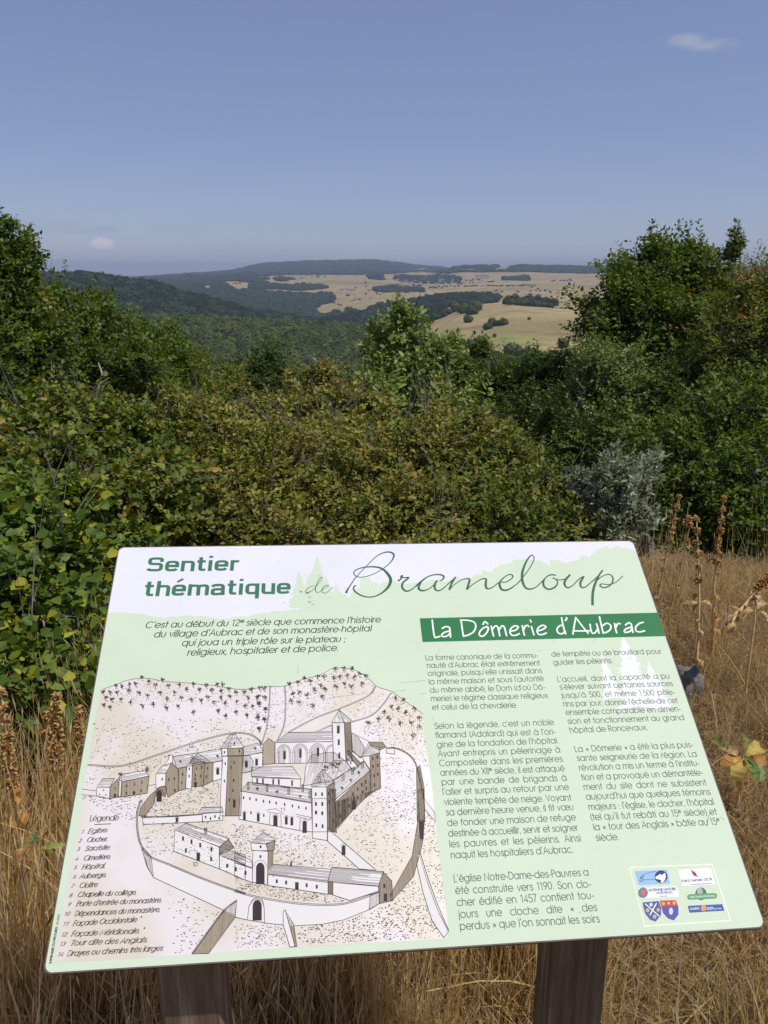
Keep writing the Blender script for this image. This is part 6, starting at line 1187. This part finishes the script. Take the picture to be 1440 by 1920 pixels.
W(E2, [(695, 702), (828, 700), (835, 1104), (700, 1104)], None); W(E2, [(828, 700), (900, 660), (905, 1104), (835, 1104)], 'dark', 91, 1.05); W(E2, [(685, 695), (785, 540), (900, 655), (825, 700)], 'roof', 3, 1.2); L(E2, ((785, 540), (825, 700)), .8)
W(E2, [(750, 660), (750, 610), (770, 608), (772, 660)], None)
win(E2, ((730, 765), (787, 765), (733, 852), (790, 852), (735, 930), (790, 938)), 3, 6.5); win(E2, ((847, 760), (880, 740), (850, 832), (882, 812), (853, 935)), 2.4, 6)
W(D6, [(500, 60), (595, 60), (595, 330), (500, 315)], None); W(D6, [(595, 0), (650, 0), (655, 280), (595, 255)], 'dark', 91, 1.05); W(D6, [(650, 80), (920, 0), (800, 90), (660, 260)], 'dark', 91, 1.05, out=0)
win(D6, ((522, 95), (563, 95), (522, 150), (563, 155), (525, 232), (565, 238)), 3.2, 7)
W(D6, [(598, 250), (910, 520), (800, 512), (720, 440), (598, 335)], None); L(D6, ((606, 262), (900, 515)), .7); win(D6, [(700, 393)], 7, 18, True)
# front range
W(D5, [(940, 215), (1255, 335), (1255, 490), (932, 365)], None); W(D5, [(935, 212), (1020, 165), (1325, 275), (1255, 335)], 'roof', 19, 1.4); W(D5, [(1255, 338), (1320, 278), (1360, 340), (1260, 390)], 'mid', 19, 1.2)
W(D5, [(1150, 245), (1150, 200), (1168, 200), (1166, 245)], 'mid', 90, 1.); win(D5, ((998, 275), (1058, 298), (1120, 322), (1200, 352), (1018, 360), (1198, 420)), 3.6, 8); win(D5, [(1106, 403)], 6.5, 15)
W(D5, [(1258, 395), (1440, 465), (1440, 570), (1256, 490)], None); W(D5, [(1256, 393), (1300, 350), (1440, 392), (1440, 462)], 'roof', 19, 1.3); win(D5, ((1312, 468), (1372, 490)), 4, 7)
W(D6, [(0, 475), (115, 510), (115, 600), (0, 560)], None); W(D6, [(0, 402), (110, 460), (115, 508), (0, 470)], 'roof', 19, 1.3); win(D6, ((5, 515), (70, 538)), 3.8, 7.5)
W(D6, [(118, 395), (215, 395), (210, 615), (115, 598)], None); W(D6, [(215, 395), (248, 395), (245, 480), (212, 530)], 'dark', 90, 1.2); W(D6, [(105, 347), (200, 350), (215, 400), (110, 392)], None); W(D6, [(200, 350), (258, 330), (255, 390), (215, 400)], 'dark', 90, 1.4)
W(D6, [(100, 347), (185, 275), (262, 325), (205, 352)], 'roof', 5, 1.3); L(D6, ((185, 275), (183, 255)), .7); win(D6, ((167, 370), (166, 433)), 3.4, 5); win(D6, [(165, 545)], 16, 38, True)
W(D6, [(215, 550), (600, 600), (600, 675), (212, 618)], None); W(D6, [(215, 545), (250, 482), (620, 515), (598, 590)], 'roof', 6, 1.25); W(D6, [(632, 600), (925, 625), (925, 655), (740, 715), (632, 680)], None); W(D6, [(600, 590), (625, 500), (955, 530), (925, 622)], 'roof', 5, 1.3); W(D6, [(600, 592), (632, 596), (632, 678), (600, 672)], 'dark', 90, .8)
W(D6, [(925, 622), (955, 532), (1010, 590), (1018, 715), (930, 735)], 'dark', 91, 1.05); win(D6, ((271, 592), (331, 600), (463, 617), (528, 627), (963, 622)), 3.6, 7); win(D6, ((400, 622), (970, 695)), 6.5, 14); win(D6, [(363, 482)], 3, 9)
W(D5, [(710, 130), (1135, 105), (1135, 155), (715, 175)], None); dbl(D5, ((700, 122), (900, 118), (1135, 102)), .7, 2); W(D5, [(1135, 95), (1282, 85), (1280, 145), (1138, 155)], None); W(D5, [(1105, 98), (1130, 55), (1275, 50), (1282, 88), (1140, 98)], 'roof', -2, 1.3)
win(D5, ((1158, 122), (1193, 132), (1225, 118), (1255, 130)), 2.6, 5); win(D5, [(955, 142)], 5, 8, True)
for s, p in (("14", E1(560, 315)), ("11", E2(412, 922)), ("10", D5(1065, 472)), ("14", D4(100, 478))):
    text(lines, s, p, (p[0] + 9, p[1] - .3), h0 * .55, h0 * .065)
tone.build("engraved_shade", ink('tan', srgb(184, 169, 146))); pale.build("engraved_walls", ink('wall_white', srgb(222, 217, 214)))
lines.build("engraved_lines", ink('sepia', srgb(66, 52, 46))); darks.build("engraved_openings", ink('sepia_dark', srgb(56, 46, 50)))
# --- legend
leg = Ink(.0013); hl = .88 * np.linalg.norm(P(190, 1560) - P(191, 1550.5))
hL = hl * 1.25; text(leg, "Légende", D5(335, 150), D5(537, 145), hL, hL * .15, shear=.08, nib=(0, .45), fit=(.5, 2)); leg.line([P(*D5(370, 175)), P(*D5(485, 170))], PXU * 1.1)
for k, (s, nx, ny, x0, y0, x1, y1) in enumerate((("Eglise.", 270, 238, 320, 238, 460, 228), ("Clocher.", 255, 302, 313, 300, 458, 292), ("Sacristie", 242, 362, 300, 362, 470, 352), ("Cimetière.", 232, 430, 290, 430, 480, 418), ("Hôpital.", 220, 493, 278, 493, 440, 483),
     ("Auberge.", 215, 558, 262, 558, 448, 548), ("Cloître", 200, 625, 260, 625, 385, 617), ("Chapelle du collège.", 188, 692, 248, 690, 662, 672), ("Porte d'entrée du monastère.", 178, 755, 238, 755, 842, 727), ("Dépendances du monastère.", 152, 822, 225, 825, 830, 795),
     ('Façade Occidentale "', 140, 895, 215, 895, 690, 865), ('Façade Méridionale. "', 130, 970, 203, 970, 712, 945), ("Tour dite des Anglais.", 118, 1037, 195, 1035, 740, 1010), ("Drayes ou chemins très larges", 105, 1110, 172, 1110, 848, 1070))):
    text(leg, s, D5(x0, y0), D5(x1, y1), hl, hl * .18, shear=.36, nib=(.35, .42), fit=(.5, 1.3), jit=.02, gap=.05)
    n = str(k + 1); p = D5(nx, ny); text(leg, n, p, (p[0] + (4.2 if k < 9 else 9.5), p[1] - .3), hl * .72, hl * .13, shear=.3, nib=(.3, .5))
text(leg, "IMPRIMERIE DU PROGRES", (96.6, 1806), (108.4, 1738), hl * .42, hl * .085, fit=(.4, 2)); text(leg, "RODEZ", (109.4, 1733), (112.5, 1714), hl * .36, hl * .05, fit=(.4, 2))
leg.build("legend_lettering", ink('sepia2', srgb(82, 66, 62)))
# --- partner logos bottom right
G = lambda x, y: (1160 + x / 6.26, 1620 + y / 6.26)
def logo(name, polys, col, z, label=None):
    I = Ink(z)
    for T_, p in polys: I.poly([P(*T_(*q)) for q in p])
    return I.build(name, ink(name, col), label)
def ell(T_, cx, cy_, rx, ry, n=22): return (T_, [(cx + rx * math.cos(2 * math.pi * i / n), cy_ + ry * math.sin(2 * math.pi * i / n)) for i in range(n)])
fr = Ink(.0006)
fr.line([P(*G(*q)) for q in ((125, 42), (1092, 5), (1312, 665), (305, 730), (125, 42))], PXU * 2.4); fr.build("logo_frame", ink('cream', srgb(232, 236, 214)))
logo("logo_blue_panel", [(G, [(188, 85), (565, 66), (605, 230), (232, 248)])], srgb(148, 186, 220), .0007)
logo("logo_white_panel", [(G, [(692, 70), (1078, 45), (1135, 240), (745, 262)]), (G, [(228, 285), (680, 262), (710, 385), (262, 405)])], srgb(236, 233, 234), .0007)
logo("logo_navy_shape", [ell(G, 497, 150, 75, 74), (G, [(848, 66), (868, 64), (885, 90), (862, 100)])][:1] + [ell(G, 285, 338, 56, 60)][:0], srgb(52, 50, 104), .0009, "dark blue disc of the wolf emblem")
logo("logo_wolf_head", [(G, [(430, 150), (455, 140), (480, 118), (505, 130), (545, 105), (552, 150), (540, 190), (515, 222), (490, 215), (500, 192), (470, 182), (435, 176)])], srgb(238, 234, 232), .0011, "white animal head on the disc")
logo("logo_grey_ring", [ell(G, 285, 338, 57, 62)], srgb(104, 124, 148), .0009)
logo("logo_orange_disc", [ell(G, 288, 338, 30, 34)], srgb(208, 104, 84), .0011)
logo("logo_red_bird", [(G, [(848, 66), (905, 105), (918, 138), (945, 152), (925, 150), (880, 138), (862, 110)])], srgb(150, 62, 60), .0009)
logo("logo_shield", [(G, [(280, 452), (470, 435), (498, 520), (495, 600), (435, 676), (370, 655), (315, 590), (290, 510)]), (G, [(484, 430), (668, 425), (700, 510), (700, 595), (648, 662), (580, 640), (520, 575), (500, 500)])], srgb(84, 86, 158), .0009, "two blue coats of arms side by side")
logo("logo_red_chief", [(G, [(484, 430), (668, 425), (694, 488), (505, 504)])], srgb(206, 66, 62), .0011)
logo("logo_gold_roundel", [ell(G, 338, 545, 22, 24), ell(G, 462, 540, 20, 22), ell(G, 420, 620, 22, 24), ell(G, 523, 466, 19, 20), ell(G, 648, 460, 19, 20)], srgb(198, 178, 92), .0013)
logo("logo_silver_charge", [ell(G, 612, 556, 24, 42), ell(G, 378, 478, 20, 22), ell(G, 585, 462, 14, 14)], srgb(206, 206, 214), .0013)
lw = Ink(.0012)
for a, b in (((312, 470), (470, 610)), ((440, 465), (366, 600))): lw.line([P(*G(*a)), P(*G(*b))], PXU * 1.8)
text(lw, "AUBRAC", G(838, 540), G(952, 532), hl * .42, hl * .07, fit=(.3, 3)); text(lw, "la nature", G(1036, 522), G(1110, 517), hl * .26, hl * .05, fit=(.3, 3)); text(lw, "et les hommes", G(1036, 540), G(1205, 528), hl * .26, hl * .05, fit=(.3, 3))
logo("logo_green_disc", [ell(G, 965, 350, 66, 74)], srgb(72, 112, 88), .0009); logo("logo_grey_disc", [ell(G, 952, 322, 34, 42)], srgb(168, 172, 170), .0011)
logo("logo_green_bar", [(G, [(805, 375), (825, 356), (1135, 342), (1155, 365), (1150, 395), (1130, 404), (825, 418), (808, 405)])], srgb(92, 160, 108), .0012)
logo("logo_blue_bar", [(G, [(810, 492), (1215, 472), (1238, 548), (832, 572)])], srgb(62, 92, 160), .0009); logo("logo_orange_flower", [ell(G, 995, 520, 34, 38, 9)], srgb(218, 150, 92), .0012)
lw.k = 20; lw.z = .0014; text(lw, "Les Monts d'Aubrac", G(838, 398), G(1130, 382), hl * .36, hl * .06, fit=(.3, 3)); lw.build("logo_white_lettering", INKS['white3'])
lb = Ink(.0012); text(lb, "Saint Geniez d'Olt", G(738, 215), G(1095, 190), hl * .55, hl * .07, fit=(.3, 3)); lb.line([P(*G(850, 242)), P(*G(1085, 228))], PXU * .7)
lb.line(cat_rom([P(*G(*q)) for q in ((262, 160), (290, 150), (285, 130), (262, 150), (248, 190), (262, 205), (285, 190), (275, 165), (262, 180))], 4), PXU * .9); lb.line([P(*G(290, 186)), P(*G(430, 182))], PXU * .6); lb.line([P(*G(290, 128)), P(*G(360, 100)), P(*G(430, 88))], PXU * .6)
lb.build("logo_dark_lettering", ink('logo_dark', srgb(86, 88, 110)))
lc = Ink(.0012); text(lc, "ANTENNE NATURE", G(350, 322), G(672, 305), hl * .48, hl * .10, fit=(.3, 3)); text(lc, "AVEYRON", G(445, 352), G(630, 345), hl * .42, hl * .09, fit=(.3, 3)); lc.line([P(*G(485, 380)), P(*G(570, 376))], PXU * .8)
lc.build("logo_blue_lettering", ink('logo_blue', srgb(92, 112, 164)))
# --- dirt: specks and fine scratches in the surface
dirt = Ink(.0016)
for _ in range(70):
    u, v = random.uniform(.02, BW - .02), random.uniform(.02, BH - .02); r = random.uniform(.0002, .0007)
    dirt.poly([(u + r * random.uniform(.6, 1.3) * math.cos(a), v + r * random.uniform(.6, 1.2) * math.sin(a)) for a in np.arange(0, 6.2, .9)])
for a, b in (((750, 1281), (798, 1276)), ((736, 1297), (762, 1294)), ((788, 1302), (800, 1300)), ((559, 1247), (559, 1262)), ((818, 1228), (826, 1217)), ((1034, 1206), (1040, 1199)), ((1110, 1205), (1117, 1198)), ((500, 1322), (560, 1318)), ((620, 1308), (690, 1300)), ((838, 1503), (842, 1498))):
    dirt.line([P(*a), P(*b)], .00022)
dirt.line(cat_rom([P(*q) for q in ((1326, 1549), (1327, 1535), (1331, 1526), (1334, 1524))], 5), .0005); dirt.line([P(1351, 1532), P(1358, 1537)], .0003)
dirt.build("surface_scratches", ink('dirt', srgb(128, 128, 122)))

# --- posts
def wood(nt, b):
    tc = N(nt, "ShaderNodeTexCoord"); mp = N(nt, "ShaderNodeMapping"); mp.inputs['Scale'].default_value = (26, 26, 1.6)
    n1 = N(nt, "ShaderNodeTexNoise"); n1.inputs['Scale'].default_value = 2.2; n1.inputs['Detail'].default_value = 9; n1.inputs['Roughness'].default_value = .7
    rp = N(nt, "ShaderNodeValToRGB"); e = rp.color_ramp.elements; e[0].position = .30; e[0].color = (*srgb(76, 62, 48), 1); e[1].position = .72; e[1].color = (*srgb(176, 158, 132), 1)
    k = e.new(.52); k.color = (*srgb(124, 106, 86), 1)
    bp = N(nt, "ShaderNodeBump"); bp.inputs['Strength'].default_value = .6; bp.inputs['Distance'].default_value = .004
    Lk = nt.links; Lk.new(tc.outputs['Object'], mp.inputs[0]); Lk.new(mp.outputs[0], n1.inputs['Vector']); Lk.new(n1.outputs['Fac'], rp.inputs[0]); Lk.new(rp.outputs[0], b.inputs['Base Color']); Lk.new(n1.outputs['Fac'], bp.inputs['Height']); Lk.new(bp.outputs[0], b.inputs['Normal'])
wood_m = material("weathered_wood", (.15, .12, .1), .85, .15, build=wood)
yaw = math.atan2(BU[1], BU[0]); ch = .006; PWd = .074
for k, (px, py, yy) in enumerate(((356, 1860, .738), (1090, 1810, .838))):
    d = ray(px, py); c = np.array((d[0] * yy / d[1], yy, 0)); hw_ = PWd / 2
    prof = [(-hw_ + ch, 0), (hw_ - ch, 0), (hw_, ch), (hw_, PWd - ch), (hw_ - ch, PWd), (-hw_ + ch, PWd), (-hw_, PWd - ch), (-hw_, ch)]
    V, F = [], []
    for x, y in prof:
        X_, Y_ = c[0] + x * math.cos(yaw) - y * math.sin(yaw), c[1] + x * math.sin(yaw) + y * math.cos(yaw)
        # height of the board's underside above this point
        zt = BO[2] - BT / BN[2] - ((X_ - BO[0]) * BN[0] + (Y_ - BO[1]) * BN[1]) / BN[2] - .001
        V += [(X_ - panel.location[0], Y_ - panel.location[1], -.15), (X_ - panel.location[0], Y_ - panel.location[1], zt)]
    n = len(prof); F = [[2 * i, 2 * ((i + 1) % n), 2 * ((i + 1) % n) + 1, 2 * i + 1] for i in range(n)] + [[2 * i + 1 for i in range(n)], [2 * i for i in range(n)][::-1]]
    mesh_np("post", V, F, wood_m, parent=panel)
# cross rail under the board joining both post tops
# ------------------------------------------------------------------ summer haze over the whole view
V, F = bx(-16500, 16500, -16500, 16500, float(ZZ.min()) - 12, max(float(ZZ.max()) + 60, 90.))
hz = mesh_np("haze", V, F, None); tag(hz, "thin blue summer haze", kind='stuff')
hm = bpy.data.materials.new("haze"); hm.use_nodes = True; nt = hm.node_tree; nt.nodes.clear()
ho = nt.nodes.new("ShaderNodeOutputMaterial"); pv = nt.nodes.new("ShaderNodeVolumePrincipled"); pv.inputs['Color'].default_value = (.56, .66, .90, 1); pv.inputs['Density'].default_value = HAZE; pv.inputs['Anisotropy'].default_value = .1
nt.links.new(pv.outputs[0], ho.inputs['Volume']); hz.data.materials.append(hm); hz.display_type = 'WIRE'
